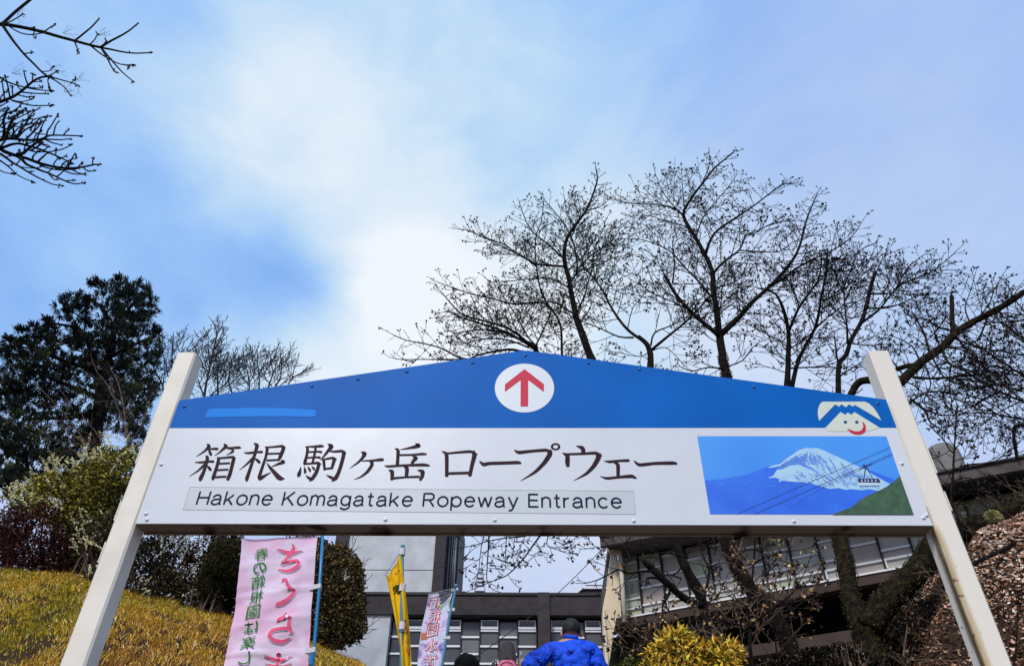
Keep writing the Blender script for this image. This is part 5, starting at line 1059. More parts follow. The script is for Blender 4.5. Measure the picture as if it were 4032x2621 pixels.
tree('cherry_tree', 'cherry tree with a sawn-off stem beside the top of the right post', 'tree', 10.0, D_, ([(195,1250),(200,1035),(255,960),(290,850),(370,710),(405,600),(440,450),(474,340)], 13, 8, 10.1),
 [([(200,1040),(185,980),(168,835)], 5, 3.5, 10, 9.9, .4), ([(265,870),(262,760),(250,640),(240,450),(290,320),(330,210),(400,140),(460,120)], 6, 1.8, 10, 10.5), ([(375,715),(450,660),(520,600),(640,450),(760,390),(900,330),(1030,230),(1095,170)], 7, 1.8, 10, 9.6), ([(420,605),(560,603),(700,560),(830,500),(1020,490)], 5, 1.6, 10, 10.3), ([(440,495),(590,492),(650,440),(740,370),(850,320),(1100,315)], 5, 1.6, 10, 10.4),
  ([(240,500),(200,420),(150,300),(100,200)], 4, 1.5, 10.2, 10.6, .8), ([(640,450),(690,350),(740,280),(860,190)], 4, 1.6, 9.8, 9.6, .7), ([(300,830),(200,620),(170,600)], 3, 1.5, 10, 9.7, .6), ([(200,1130),(300,1060),(390,1010)], 4, 2, 10, 9.8, .6), ([(190,1060),(110,1050),(20,1060)], 4, 1.5, 10, 9.8, .7), ([(460,400),(520,250),(560,200),(620,180)], 3, 1.5, 10, 9.7, .8), ([(240,560),(320,400),(420,260),(480,130)], 4, 1.5, 10.3, 10, .8),
  ([(280,870),(420,890),(560,880),(700,885)], 4, 1.5, 10, 9.6, .8)], CG, pre=[E_(730,1650), E_(715,1400), E_(590,1100), E_(535,930), E_(505,740), E_(460,560), (1953,1190), (1950,1050)])
# the old mossy one on the right with a heavy lichen-covered limb
tree('old_cherry_tree', 'old thick mossy v-shaped cherry trunk seen under the right end of the sign', 'tree', 8.6, E_, ([(760,1700),(730,1547),(700,1380),(650,1240)], 60, 62),
 [([(650,1280),(580,1100),(530,930),(500,740),(470,600),(440,470),(425,380)], 50, 34, 8.6, 9.2, .12), ([(690,1230),(830,1010),(1000,850),(1150,680),(1210,560),(1300,480),(1500,400),(1700,330),(2000,190),(2300,60)], 62, 50, 8.55, 8.2, .25),
  ([(230,1420),(330,1190),(430,1150),(560,1120),(660,1150)], 16, 18, 9.0, 8.5, .3, D_), ([(640,1190),(720,1120),(830,1010),(920,950),(1010,880),(1080,800),(1200,720),(1340,650),(1480,570),(1592,492)], 25, 14, 8.5, 8.3, .55, D_), ([(1066,800),(1062,650),(1058,520)], 11, 10, 8.4, 8.4, .25, D_),
  ([(640,1070),(720,1045),(800,1040)], 12, 12, 8.5, 8.45, .2, D_), ([(1000,890),(1000,960),(1060,1040),(1200,1080),(1400,1180),(1609,1240)], 7, 3, 8.4, 8.0, .8, D_), ([(1090,840),(1200,880),(1350,920),(1609,960)], 6, 2.5, 8.4, 8.0, .8, D_), ([(1340,650),(1300,760),(1250,850),(1180,880)], 6, 3, 8.35, 8.2, .7, D_), ([(1400,620),(1500,700),(1620,690)], 5, 2.5, 8.3, 8.0, .7, D_),
  ([(1030,770),(930,740),(870,690),(780,680)], 6, 3, 8.4, 8.8, .7, D_), ([(890,950),(850,800),(790,690),(760,640)], 6, 3, 8.5, 8.9, .7, D_), ([(960,870),(930,790),(1000,700),(1010,620)], 5, 2, 8.4, 8.1, .7, D_), ([(1200,720),(1160,600),(1200,480),(1240,340)], 4, 1.6, 8.4, 8.7, .7, D_), ([(1480,570),(1400,500),(1420,400)], 3, 1.5, 8.3, 8.6, .6, D_),
  ([(760,1130),(900,1140),(1050,1130),(1250,1110),(1400,1090),(1620,1130)], 8, 3, 8.45, 8.1, .9, D_), ([(750,1300),(850,1380),(900,1480),(1000,1540)], 7, 3, 8.4, 8.2, .8, D_), ([(720,1340),(800,1280),(900,1240),(1080,1250),(1300,1300),(1500,1420)], 5, 2, 8.4, 8.0, .8, D_), ([(1240,1340),(1400,1250),(1500,1260),(1620,1200)], 6, 3, 8.3, 8.0, .8, D_), ([(1050,1050),(1040,1200),(1060,1350),(1030,1480)], 4, 1.6, 8.4, 8.1, .9, D_), ([(820,1020),(760,900),(640,830),(520,800)], 5, 1.8, 8.5, 8.8, .9, D_), ([(700,1130),(600,1000),(500,950),(430,960)], 4, 1.8, 8.5, 8.8, .8, D_),
  ([(1180,740),(1300,660),(1450,640),(1600,660)], 5, 2, 8.4, 8.1, .9, D_), ([(1100,830),(1250,1000),(1420,1050),(1609,1050)], 5, 2, 8.4, 8.2, .9, D_), ([(900,950),(1000,1130),(1180,1200),(1350,1200)], 5, 2, 8.4, 8.6, .9, D_), ([(840,1010),(900,1180),(850,1300),(900,1400)], 4, 1.8, 8.4, 8.6, .9, D_), ([(1250,700),(1350,560),(1380,470),(1420,400)], 4, 1.6, 8.3, 8.0, .8, D_), ([(800,690),(740,740),(700,640)], 3, 1.5, 8.8, 8.8, .7, D_), ([(1440,600),(1520,520),(1580,430)], 3, 1.5, 8.3, 8.1, .7, D_), ([(1020,900),(1200,950),(1400,1150),(1609,1320)], 5, 2, 8.4, 8.0, 1, D_), ([(870,1000),(960,1060),(1150,1040),(1300,960),(1500,900)], 4, 1.8, 8.4, 8.2, 1, D_), ([(700,1160),(780,1200),(950,1330),(1200,1420)], 4, 1.8, 8.4, 8.1, 1, D_), ([(1300,680),(1430,780),(1609,800)], 4, 1.8, 8.3, 8.1, 1, D_), ([(620,1130),(560,1030),(520,900),(560,780)], 4, 1.8, 8.6, 8.9, .9, D_)],
  None, bm=mossb, dens=.13, tl=1.0, start=.12)
tree('young_cherry_tree', 'slender young tree with a dark upright stem in front of the glazed hall', 'tree', 7.6, BB, ([(1760,1700),(1750,1500),(1725,1300),(1730,1100),(1700,900),(1730,750),(1765,450),(1780,180),(1790,60)], 12, 3.5),
 [([(1720,1110),(1800,1040),(1900,960),(2060,870),(2250,830),(2420,780)], 6, 2.5, 7.6, 7.2, .5), ([(1700,1180),(1620,1090),(1520,1060),(1400,1050),(1250,1120)], 5, 2, 7.6, 7.3, .5), ([(1900,960),(2060,840),(2200,720),(2330,620)], 4, 2, 7.4, 7.2, .6), ([(1705,900),(1600,830),(1500,700),(1380,640)], 4, 1.6, 7.6, 7.4, .5), ([(1770,440),(1880,380),(2050,330),(2250,300)], 4, 1.6, 7.6, 7.2, .55), ([(1760,470),(1650,380),(1560,260),(1500,160)], 4, 1.6, 7.6, 7.8, .5), ([(2000,870),(2150,900),(2300,910)], 4, 1.6, 7.4, 7.1, .5), ([(1735,740),(1850,620),(1900,560)], 3, 1.5, 7.6, 7.3, .5)],
 None, foot=(2.55, 7.5), leaf=(lfb, .45, 2, .045), tm=twigb, dens=.13, tl=.6)
tree('leafy_sapling', 'thin branching sapling with pale tan leaves before the hall windows', 'tree', 7.9, BB, ([(2050,1700),(2010,1400),(1990,1100),(2080,850)], 5, 3), [([(2080,850),(2200,700),(2300,520),(2380,300)], 3, 1.5, 7.9, 7.7, .6), ([(2080,850),(2150,600),(2100,400),(2160,250)], 3, 1.5, 7.9, 8.1, .6), ([(2040,950),(1950,750),(1850,600),(1900,420)], 3, 1.5, 7.9, 7.7, .6), ([(2080,860),(2250,800),(2400,720)], 3, 1.5, 7.9, 7.8, .6), ([(2000,1150),(1850,1000),(1650,900),(1450,880)], 3, 1.5, 7.9, 7.7, .6), ([(1450,880),(1350,800),(1250,760)], 2.5, 1.4, 7.7, 7.6, .6), ([(1950,750),(1800,700),(1650,560)], 2.5, 1.4, 7.8, 7.7, .6)], None, tm=twigb, leaf=([mat('tan leaf a', (.42, .27, .10), .8), mat('tan leaf b', (.58, .44, .20), .8), mat('tan leaf c', (.24, .13, .06), .8)], .6, 2, .045), dens=.12, tl=.5)
ZR = zc(3600, 1700, 2.8125)
tree('young_cherry_tree', 'thin dark sapling standing right of the right post before the roof', 'tree', 7.6, ZR, ([(560,1500),(520,1150),(470,900),(405,760),(425,500),(440,250),(455,0),(470,-250)], 9, 3, 7.8),
 [([(430,230),(380,180),(330,90),(260,20),(200,-40)], 4, 1.6, 7.7, 7.4, .6), ([(445,200),(500,130),(520,60),(600,0)], 3, 1.5, 7.7, 7.9, .6), ([(440,420),(560,370),(700,350),(850,340),(1000,260),(1100,240)], 4, 1.6, 7.7, 7.4, .6), ([(430,450),(350,420),(280,330),(220,290)], 3, 1.5, 7.7, 7.9, .6), ([(420,550),(540,510),(650,520),(740,570),(830,590),(900,560)], 3.5, 2, 7.7, 7.4, .4), ([(410,720),(520,660),(640,640),(770,620)], 4, 2, 7.7, 7.3, .4), ([(480,800),(560,720),(640,640),(720,590)], 4, 2, 7.6, 7.2, .4), ([(420,690),(540,680),(700,690),(820,740)], 3, 1.6, 7.7, 7.4, .4)],
 None, foot=(5.9, 7.5), dens=.17, tl=.7)
tree('bare_cherry_tree', 'bare cherry at the right edge, twigs filling the sky behind the heavy limb', 'tree', 10.8, D_, ([(2050,2000),(1980,1700),(1900,1400),(1850,1200)], 16, 9), [([(1890,1400),(1609,1320),(1350,1200),(1150,1080),(980,1000)], 7, 2, 10.8, 10.2), ([(1860,1250),(1609,1120),(1350,950),(1150,800),(1020,640)], 7, 2, 10.8, 11.4), ([(1850,1200),(1609,850),(1420,700),(1300,520)], 6, 2, 10.8, 10.4), ([(1850,1200),(1650,700),(1540,540),(1480,420)], 5, 2, 10.8, 11), ([(1900,1450),(1609,1450),(1300,1400),(1000,1420),(850,1380)], 6, 2, 10.8, 10.4), ([(1609,1300),(1450,1380),(1250,1500),(1050,1560)], 4, 1.6, 10.6, 10.3), ([(1350,950),(1250,900),(1050,900),(900,830)], 4, 1.6, 11, 11.3), ([(1500,1060),(1400,1100),(1250,1080),(1100,1120)], 4, 1.6, 11, 10.6),
 ([(1760,1450),(1640,1490),(1550,1500),(1530,1560),(1545,1680),(1560,1760)], 9, 7, 10.8, 10.6, .2)], None, dens=.12, tl=1.3)
# ------------------------------------------------------------------ the tree outside the frame whose branches reach in at the top left
H_ = zc(0, 0, 1.934); H2 = zc(0, 500, 4.76)
budbig = mat('plump bud', (.020, .012, .014), .6)
def sprig(root, tw, bd, cv, pts, w0, w1, Y0, Y1, name=None, tip=3, bl=.045, kq=1):
    bl *= 1.45
    P, rd = limb3(pts, Y0, Y1, cv, w0 * 1.35 * kq, w1 * 1.3 * kq)
    if name:
        mb = MB(); mb.tube(P, rd, 7); mb.build(name, bark, root, smooth=True)
    else: tw.tube(P, rd, 5)
    d = (P[-1] - P[-2]).normalized()
    if tip: bud(bd, P[-1], d, bl * 1.1); [bud(bd, P[-1] - d * .01, d + rv() * .9, bl * .75) for _ in range(tip)]
    for t in (.55, .72, .86):
        if R() < .45 and len(P) > 4:
            p = P[int(t * (len(P) - 1))]; bud(bd, p, d + rv() * .9, bl * .55)
    return P
troot = thing('budding_tree', 'tree standing outside the left edge whose budding branches hang into the sky', 'tree', (-8.6, 5.0, gz(-8.6, 5.0)))
mb = MB(); jc = at(-460, 420, 5.0); mb.tube([(-8.6, 5.0, gz(-8.6, 5) - .2), (-8.55, 5, 6.2), (-8.4, 5, 7.6), jc, jc + Vector((-.2, 0, .8)), jc + Vector((-.6, 0.1, 1.5))], [.2, .17, .14, .11, .08, .04], 12, rough=.2); mb.build('trunk', bark, troot, smooth=True)
tw, bd = MB(), MB()
sprig(troot, tw, bd, H_, [(-1200,700),(-850,450),(-520,330),(-300,250),(-120,200),(0,186),(60,190),(200,215),(340,248),(450,280),(570,312),(680,342),(765,362)], 10, 4.5, 5.0, 4.8, 'limb', 0)
for pts, w0, w1 in (([(5,190),(40,165),(120,90),(230,0),(300,-60)], 6, 5), ([(20,195),(60,255),(110,325),(180,410),(250,480),(330,560),(370,583)], 6, 3), ([(370,583),(450,605),(540,630),(590,650)], 3, 2), ([(370,585),(430,620),(490,665),(530,718)], 3, 2), ([(540,630),(560,618),(575,605)], 2, 2), ([(368,583),(400,565),(430,545)], 2.4, 2), ([(368,590),(365,620),(370,655)], 2.2, 1.8), ([(325,545),(380,540),(400,512)], 2, 1.6), ([(185,410),(215,406),(248,400)], 2.4, 2),
  ([(30,185),(90,160),(150,125),(170,105)], 2.5, 2), ([(570,312),(640,255),(700,205),(750,150)], 4, 2.6), ([(568,316),(585,360),(600,402)], 3, 2.2), ([(680,342),(720,305),(735,275),(745,262)], 2.4, 1.8), ([(765,362),(800,330),(808,312)], 3, 2.4), ([(765,362),(850,310),(930,268),(990,230),(1045,185)], 4.5, 2.6), ([(765,362),(850,378),(930,395),(1010,405),(1080,405),(1140,402)], 4, 2.4), ([(770,365),(820,450),(850,510),(880,550)], 3.5, 2.4), ([(775,370),(850,460),(930,550),(1010,618)], 3.5, 2.2), ([(690,348),(760,405),(840,455),(920,490),(1000,497)], 3.2, 2),
  ([(60,195),(130,240),(200,262),(270,262),(335,248)], 2.6, 2), ([(255,262),(262,240),(262,215)], 2, 1.8), ([(250,262),(255,278),(268,290)], 2, 1.6), ([(340,240),(375,215),(405,195)], 2.6, 2), ([(940,490),(975,505),(985,512)], 2, 1.8),
  ([(-200,860),(-80,800),(0,775),(60,755),(130,720),(200,665),(260,615),(320,588),(370,583)], 8, 3.4), ([(0,590),(60,625),(150,655),(260,680),(375,692)], 4, 2), ([(210,640),(195,600),(182,545)], 3, 2.2), ([(245,625),(248,600),(250,570)], 2.6, 2.2), ([(215,665),(270,672),(318,670)], 2.4, 2), ([(150,700),(240,710),(350,715)], 3, 2.2), ([(90,765),(170,788),(260,805),(370,803)], 3.4, 2.2), ([(100,740),(95,700),(95,665)], 2.4, 2), ([(170,690),(135,660),(130,630)], 2.4, 2), ([(130,720),(180,735),(245,738)], 2.4, 2),
  ([(10,780),(5,740),(45,700)], 2.6, 2), ([(35,755),(25,680),(15,620)], 3, 2.2), ([(75,740),(60,660),(42,590)], 3, 2.2), ([(80,760),(160,775),(232,760)], 2.2, 1.8), ([(250,625),(300,622),(310,620)], 2, 1.6)):
    sprig(troot, tw, bd, H_, pts, w0, w1, 4.9, 4.9 + U(-.35, .35))
fine = MB()
for cx0, cy0 in ((480,250),(400,520),(490,700),(570,620),(130,110),(745,270),(90,560)):
    for k in range(5):
        p = at(*H_(cx0, cy0), 4.8); grow(fine, None, p, rv() + Vector((.6, 0, .2)), U(.10, .2), .0016, 1, .1, .02, .5, .05, None, .0011)
for pts, w0, w1 in (([(-400,500),(-200,420),(0,410),(60,450),(200,505),(330,545),(500,590),(700,665),(860,710),(1020,745),(1180,765),(1330,770),(1480,760),(1620,735),(1760,705),(1820,700)], 9, 3), ([(-300,300),(-100,260),(0,245),(150,215),(300,225),(480,245),(640,240),(780,225),(880,180),(960,155),(1100,155),(1300,160),(1500,168)], 8, 2.4), ([(-100,380),(60,380),(200,330),(350,310),(500,345),(650,385),(800,435),(960,500),(1100,560),(1250,635),(1330,670)], 6, 2.4),
  ([(330,550),(420,620),(500,700),(640,760),(780,820),(900,860),(1050,930),(1200,1000),(1330,1050),(1450,1065),(1550,1050)], 6, 2), ([(0,500),(120,580),(240,670),(380,750),(520,840),(680,930),(840,1010),(980,1070),(1110,1095)], 5, 2), ([(0,630),(130,720),(240,820),(300,880),(420,950),(590,1018)], 3.4, 1.8), ([(0,810),(80,850),(195,872)], 2.4, 1.8), ([(830,230),(1000,235),(1120,240),(1250,228),(1320,225)], 3.2, 2), ([(850,235),(960,290),(1080,320),(1150,340)], 3, 2), ([(330,510),(440,490),(520,420),(600,360),(700,280),(830,220)], 7, 4),
  ([(560,440),(680,470),(800,465),(920,465),(1100,435),(1220,395),(1310,350)], 3, 2), ([(720,640),(780,580),(850,520),(890,480)], 4, 2.6), ([(615,600),(620,550),(680,490),(720,450),(850,420),(890,380)], 3.4, 2), ([(1000,700),(1040,640),(1090,590)], 2.6, 2), ([(1150,750),(1180,690),(1240,650),(1330,610),(1420,585)], 3, 2), ([(1270,770),(1310,690),(1340,610),(1400,510)], 3, 2.4), ([(1460,760),(1500,710),(1550,670)], 2.6, 2), ([(1740,705),(1735,660),(1745,600)], 2.6, 2.2), ([(1560,760),(1620,810),(1690,830),(1770,820)], 2.8, 2.2), ([(1360,800),(1440,850),(1520,875),(1590,880)], 2.8, 2), ([(1050,770),(1200,820),(1350,875),(1480,885),(1560,885)], 3, 2), ([(730,690),(830,750),(960,785),(1100,805),(1240,800),(1400,795),(1500,760)], 3.4, 2.2),
  ([(900,860),(950,920),(1010,985),(1060,985)], 2.8, 2), ([(1060,930),(1120,890),(1200,810),(1250,720)], 2.8, 2), ([(895,850),(960,800),(1000,750)], 2.4, 2), ([(1250,1010),(1330,1000),(1400,1000)], 2.4, 2), ([(310,700),(370,630),(390,590)], 2.6, 2.2), ([(110,720),(180,720),(230,690)], 2, 1.6), ([(420,750),(550,770),(680,768),(800,740)], 2.2, 1.8), ([(530,840),(560,830),(600,828)], 2, 1.6), ([(100,570),(150,550),(195,540)], 2, 1.8),
  ([(320,190),(400,60),(480,-60),(560,-200)], 5, 2.4), ([(520,200),(620,100),(700,20),(800,-100)], 4, 2.2), ([(60,220),(80,60),(70,-150),(150,-330)], 6, 3), ([(120,200),(150,60),(190,-60),(330,-250),(460,-340)], 6, 2.4), ([(340,190),(480,50),(600,-20),(780,-180),(900,-200)], 3.4, 2), ([(870,180),(900,60),(960,-20),(1060,-190)], 3, 2.2), ([(1000,150),(1020,60),(1050,-40),(1100,-100)], 3, 2), ([(1190,150),(1240,90),(1290,50)], 2.6, 2.2), ([(250,-60),(245,60),(270,170)], 2.6, 2), ([(700,210),(740,100),(800,-40),(860,-150)], 3, 2), ([(640,220),(680,140),(760,90)], 2.4, 2), ([(560,60),(660,110),(850,140)], 2.2, 2),
  ([(0,380),(60,300),(100,250),(60,200)], 4, 3), ([(-40,100),(50,80),(150,20),(250,-10),(400,0)], 3, 2), ([(350,490),(360,450),(365,430)], 2.4, 2), ([(450,440),(470,360),(490,290)], 2.6, 2), ([(1040,520),(1050,470),(1050,440)], 2.2, 2), ([(1130,580),(1180,570),(1230,550)], 2.2, 2), ([(620,240),(640,300),(800,290)], 2, 1.8), ([(700,300),(780,330),(850,350)], 2.2, 1.8), ([(380,50),(480,45),(560,20)], 2.2, 1.8), ([(300,190),(200,180),(180,120)], 2.2, 1.8)):
    sprig(troot, tw, bd, H2, pts, w0, w1, 5.0, 5.0 + U(-.45, .45), bl=.038)
for i in range(46):
    x = U(-150, 620); y = U(-360, 330) + x * .2; l = U(120, 300); a_ = radians(U(-75, -10)); q = radians(U(-25, 40))
    sprig(troot, tw, bd, H2, [(x, y), (x + l * .35 * cos(a_), y + l * .35 * sin(a_)), (x + l * .35 * cos(a_) + l * .6 * cos(a_ + q), y + l * .35 * sin(a_) + l * .6 * sin(a_ + q))], U(2.2, 3.6), 1.8, 5.0 + U(-.4, .4), 5.0 + U(-.5, .5), bl=.036)
tw.build('branches', bark, troot, kind='stuff'); bd.build('buds', budbig, troot, kind='stuff'); fine.build('fine_twigs', twigm, troot, kind='stuff')

# ------------------------------------------------------------------ purplish bare trees beyond the left post
G4 = zc(600, 1250, 3.8675); Z8 = zc(500, 1200, 2.975)
ltm = mat('far twig', (.055, .045, .060), .9); lbm = mat('far bark', (.035, .028, .032), .9)
LG = 'purplish bare trees beyond the left post'
kw = dict(bm=lbm, tm=ltm, budson=False, minr=.010, dens=.2, tl=1.9, tl0=.5, spur=.26, up=.5, lvl=2)
tree('bare_tree', 'bare tree whose crown shows just left of the left post top', 'tree', 23, G4, ([(160,1300),(160,1050),(60,850),(0,700),(-40,600)], 5, 2), [([(290,900),(300,650),(300,480),(310,350),(320,270)], 4, 2, 23, 23.4), ([(240,900),(200,700),(150,500),(160,380)], 3, 1.5, 23, 22.6), ([(160,1050),(180,850),(180,700)], 3, 1.5, 23, 23.2), ([(310,560),(400,430),(480,270)], 3, 1.5, 23.2, 23.5, .6)], LG, **kw)
tree('bare_tree', 'tallest bare tree rising between the left post and the blue gable', 'tree', 23.5, G4, ([(780,1500),(795,1180),(835,930),(880,720),(930,480),(980,250),(935,90),(900,40)], 7, 2), [([(975,260),(1040,170),(1075,60)], 3, 1.5, 23.5, 23.8, .5), ([(930,480),(1010,400),(1110,320)], 3, 1.5, 23.5, 23.1, .6), ([(880,720),(1000,560),(1090,440)], 3, 1.5, 23.5, 23.9, .6), ([(870,700),(850,500),(850,270)], 4, 1.5, 23.5, 23.9, .7), ([(840,900),(740,650),(680,540)], 3, 1.5, 23.5, 23.1, .8), ([(540,700),(560,520),(650,440),(750,290)], 3, 1.5, 23.5, 23.8, .8), ([(780,1180),(720,1020),(690,930)], 4, 2, 23.5, 23.2, .5), ([(440,600),(450,480),(480,400)], 3, 1.5, 23.4, 23.2, .6), ([(850,850),(780,600),(740,450)], 3, 1.5, 23.4, 23.9, .8), ([(820,1000),(900,850),(960,700)], 3, 1.5, 23.4, 23.9, .8)], LG, **kw)
tree('bare_tree', 'middle bare tree of the row behind the blue gable left slope', 'tree', 24, G4, ([(1000,1500),(1000,1150),(990,900),(1000,760),(1040,640)], 6, 2), [([(880,1190),(1000,1090),(1140,970),(1190,700),(1195,590)], 4, 1.5, 24, 24.3), ([(1000,900),(920,800),(960,640)], 3, 1.5, 24, 23.7), ([(1210,1140),(1160,950),(1240,780),(1290,620)], 4, 1.5, 24, 24.4), ([(1010,1120),(1200,1000),(1340,850)], 3, 1.5, 24, 23.6), ([(1000,1000),(1080,880),(1110,720)], 3, 1.5, 24, 24.2)], LG, **kw)
tree('bare_tree', 'bare tree nearest the gable slope middle, left of the white cloud', 'tree', 24, Z8, ([(1430,1200),(1432,1000),(1430,880),(1400,740),(1370,640),(1365,545)], 5, 1.6), [([(1545,1000),(1550,880),(1530,700),(1530,620),(1525,530)], 4.5, 1.5, 24, 24.4), ([(1440,900),(1490,780),(1470,620),(1470,550)], 3, 1.5, 24, 23.6), ([(1550,800),(1600,700),(1650,600)], 3, 1.5, 24.2, 24, .8), ([(1432,950),(1330,800),(1300,650)], 3, 1.5, 24, 23.6, .8)], LG, **kw)
tree('bare_tree', 'rightmost and lowest bare tree of the row behind the gable slope', 'tree', 24.5, Z8, ([(1640,1150),(1660,950),(1710,800),(1690,680),(1672,545)], 5, 1.6), [([(1890,925),(1960,840),(2050,790),(2110,745)], 3.5, 1.5, 24.5, 24.8, .6), ([(1740,950),(1800,840),(1810,700),(1800,590)], 4, 1.5, 24.5, 24.1), ([(1930,880),(1950,790),(1965,700)], 3, 1.5, 24.6, 24.4, .6), ([(1710,800),(1770,720),(1870,640)], 3, 1.5, 24.5, 24.2, .8), ([(1700,950),(1620,850),(1600,740)], 3, 1.5, 24.5, 24.2, .8)], LG, **kw)
# pale bare shrub-tree before the evergreen
F_ = zc(0, 1000, 1.934)
pbm = mat('pale bark', (.16, .12, .10), .85, (.09, .065, .06), scale=6)
tree('bare_shrub_tree', 'pale many-branched leafless shrub in front of the dark evergreen', 'tree', 13, F_, ([(950,2000),(960,1700),(975,1500),(985,1420)], 6, 4), [([(975,1480),(960,1350),(910,1200),(870,1090),(850,990)], 4, 1.5, 13, 12.6, .7), ([(850,1900),(760,1600),(690,1480),(500,1230),(430,1150),(310,1025)], 4, 1.5, 13, 12.4, .7), ([(985,1440),(960,1300),(930,1100),(890,960),(840,870)], 4, 1.5, 13, 13.3, .7), ([(700,1490),(560,1380),(420,1300),(340,1280)], 3, 1.5, 12.7, 12.2, .8), ([(900,1180),(820,1000),(740,900),(700,800)], 3, 1.5, 12.8, 12.5, .7), ([(980,1450),(1080,1300),(1130,1150),(1160,1050)], 3, 1.5, 13, 12.7, .7), ([(500,1230),(520,1130),(470,1050)], 3, 1.5, 12.6, 12.3, .6), ([(720,1560),(560,1500),(450,1420),(330,1400)], 3, 1.5, 12.7, 12.3, .8), ([(800,1600),(760,1400),(640,1250),(600,1150)], 3, 1.5, 12.9, 12.5, .7)],
  None, bm=pbm, tm=mat('pale twig', (.085, .05, .048), .85), budson=False, minr=.0045, dens=.18, tl=.8, spur=.16)

# ------------------------------------------------------------------ evergreen and shrubs
random.seed(9)
gA = mat('needle dark', (.010, .014, .012), .7); gB = mat('needle green', (.030, .044, .018), .7); gC = mat('needle olive', (.095, .10, .026), .7)
ev = thing('evergreen_tree', 'big dark evergreen conifer against the sky at the left edge', 'tree', (at(200, 1200, 21).x, 21, gz(-14, 21)))
fb = MB(); cl_ = [(740,250,55),(910,235,62),(1075,275,60),(880,330,110),(1000,370,130),(1120,390,80),(480,420,60),(530,350,50),(615,360,55),(600,460,90),(690,370,32),(365,527,28),(180,600,42),(280,590,55),(400,600,75),(85,690,55),(30,760,36),(170,690,34),(330,690,100),(560,620,80),(130,790,80),(250,800,105),(420,830,120),(880,470,110),(1060,510,90),(1190,610,48),(1170,700,60),(760,580,90),(900,620,120),(1020,640,100),(600,720,110),(720,720,110),(860,770,130),(1000,790,100),(1170,790,50),(150,920,90),(60,1000,50),(300,960,120),(480,960,130),(650,880,120),(800,930,130),(950,940,130),(1090,930,80),(1140,1030,70),(100,1090,110),(250,1130,130),(430,1130,140),(600,1100,130),(760,1090,140),(930,1100,140),(1070,1100,110),
 (60,1230,120),(220,1290,130),(400,1300,140),(580,1270,120),(740,1260,90),(900,1250,90),(1040,1250,90),(40,1380,110),(200,1440,100),(360,1460,120),(520,1430,110),(680,1400,80),(60,1560,140),(260,1600,120),(440,1600,110),(600,1580,90),(-40,900,100),(-60,1150,140),(-60,1400,160),(880,1420,90),(1020,1400,80),(-40,1700,160),(150,1720,130),(350,1750,120),(560,1740,120),(760,1560,80),(900,1600,90),(760,1740,120)]
for (cx0, cy0, r_) in cl_:
    sx0, sy0 = F_(cx0, cy0); Yc = 21 + U(-1.4, 1.4); c0 = at(sx0, sy0, Yc); rm = px(c0, r_ / 1.934 * 2380 / 4032)
    if r_ > 85 and noise.noise(Vector((cx0 * .011, cy0 * .013, 2))) < -.34: continue
    for k in range(int(16 + 34 * (rm / .45) ** 2)):
        d = rv()
        while d.length > 1 or d.length < .1: d = rv()
        p = c0 + Vector((d.x * rm, d.y * rm * 1.2, d.z * rm * .85)) * (1.05 if R() < .5 else .95); ax = (d + Vector((0, 0, .35)) + rv() * .4).normalized()
        olive = cy0 > 700 and R() < .25 + .25 * noise.noise(c0 * .5); mi = 2 if olive and R() < .45 else (1 if R() < (.25 if cy0 < 650 else .5) else 0)
        for j in range(16):
            a = (ax + rv() * .9).normalized(); b = a.orthogonal().normalized(); l = U(.12, .25); q = p + rv() * .04
            fb.add([q - b * .008, q + b * .008, q + a * l + b * .012, q + a * l - b * .012], [(0, 1, 2, 3)], mi)
fb.build('crown', [gA, gB, gC], ev, kind='stuff')
def evp(x, y, Y): return at(*F_(x, y), Y)
mb = MB(); t0 = evp(700, 1900, 21.3); mb.tube([(t0.x, 21.3, gz(t0.x, 21.3) - .3), t0, evp(720, 1400, 21.3), evp(780, 1000, 21.3), evp(860, 650, 21.3), evp(910, 300, 21.3)], [.35, .3, .24, .18, .11, .03], 10, rough=.2); mb.build('trunk', bark, ev, smooth=True)
for pts in ([(740,1000),(660,640),(600,560),(530,450)], [(640,640),(540,550),(420,528),(370,527)], [(760,900),(450,800),(250,720),(90,700)], [(830,500),(760,390),(700,350)], [(860,600),(960,450),(1070,300)], [(800,800),(1000,700),(1180,620)], [(760,1100),(400,950),(160,850)], [(750,1200),(500,1250),(200,1250)], [(780,1100),(1000,1050),(1130,1020)], [(740,1400),(500,1500),(250,1560)]):
    mb = MB(); mb.tube([evp(x, y, 21.2 - .2 * i) for i, (x, y) in enumerate(pts)], [.09, .06, .04, .02][:len(pts)], 6); mb.build('limb', bark, ev, smooth=True)
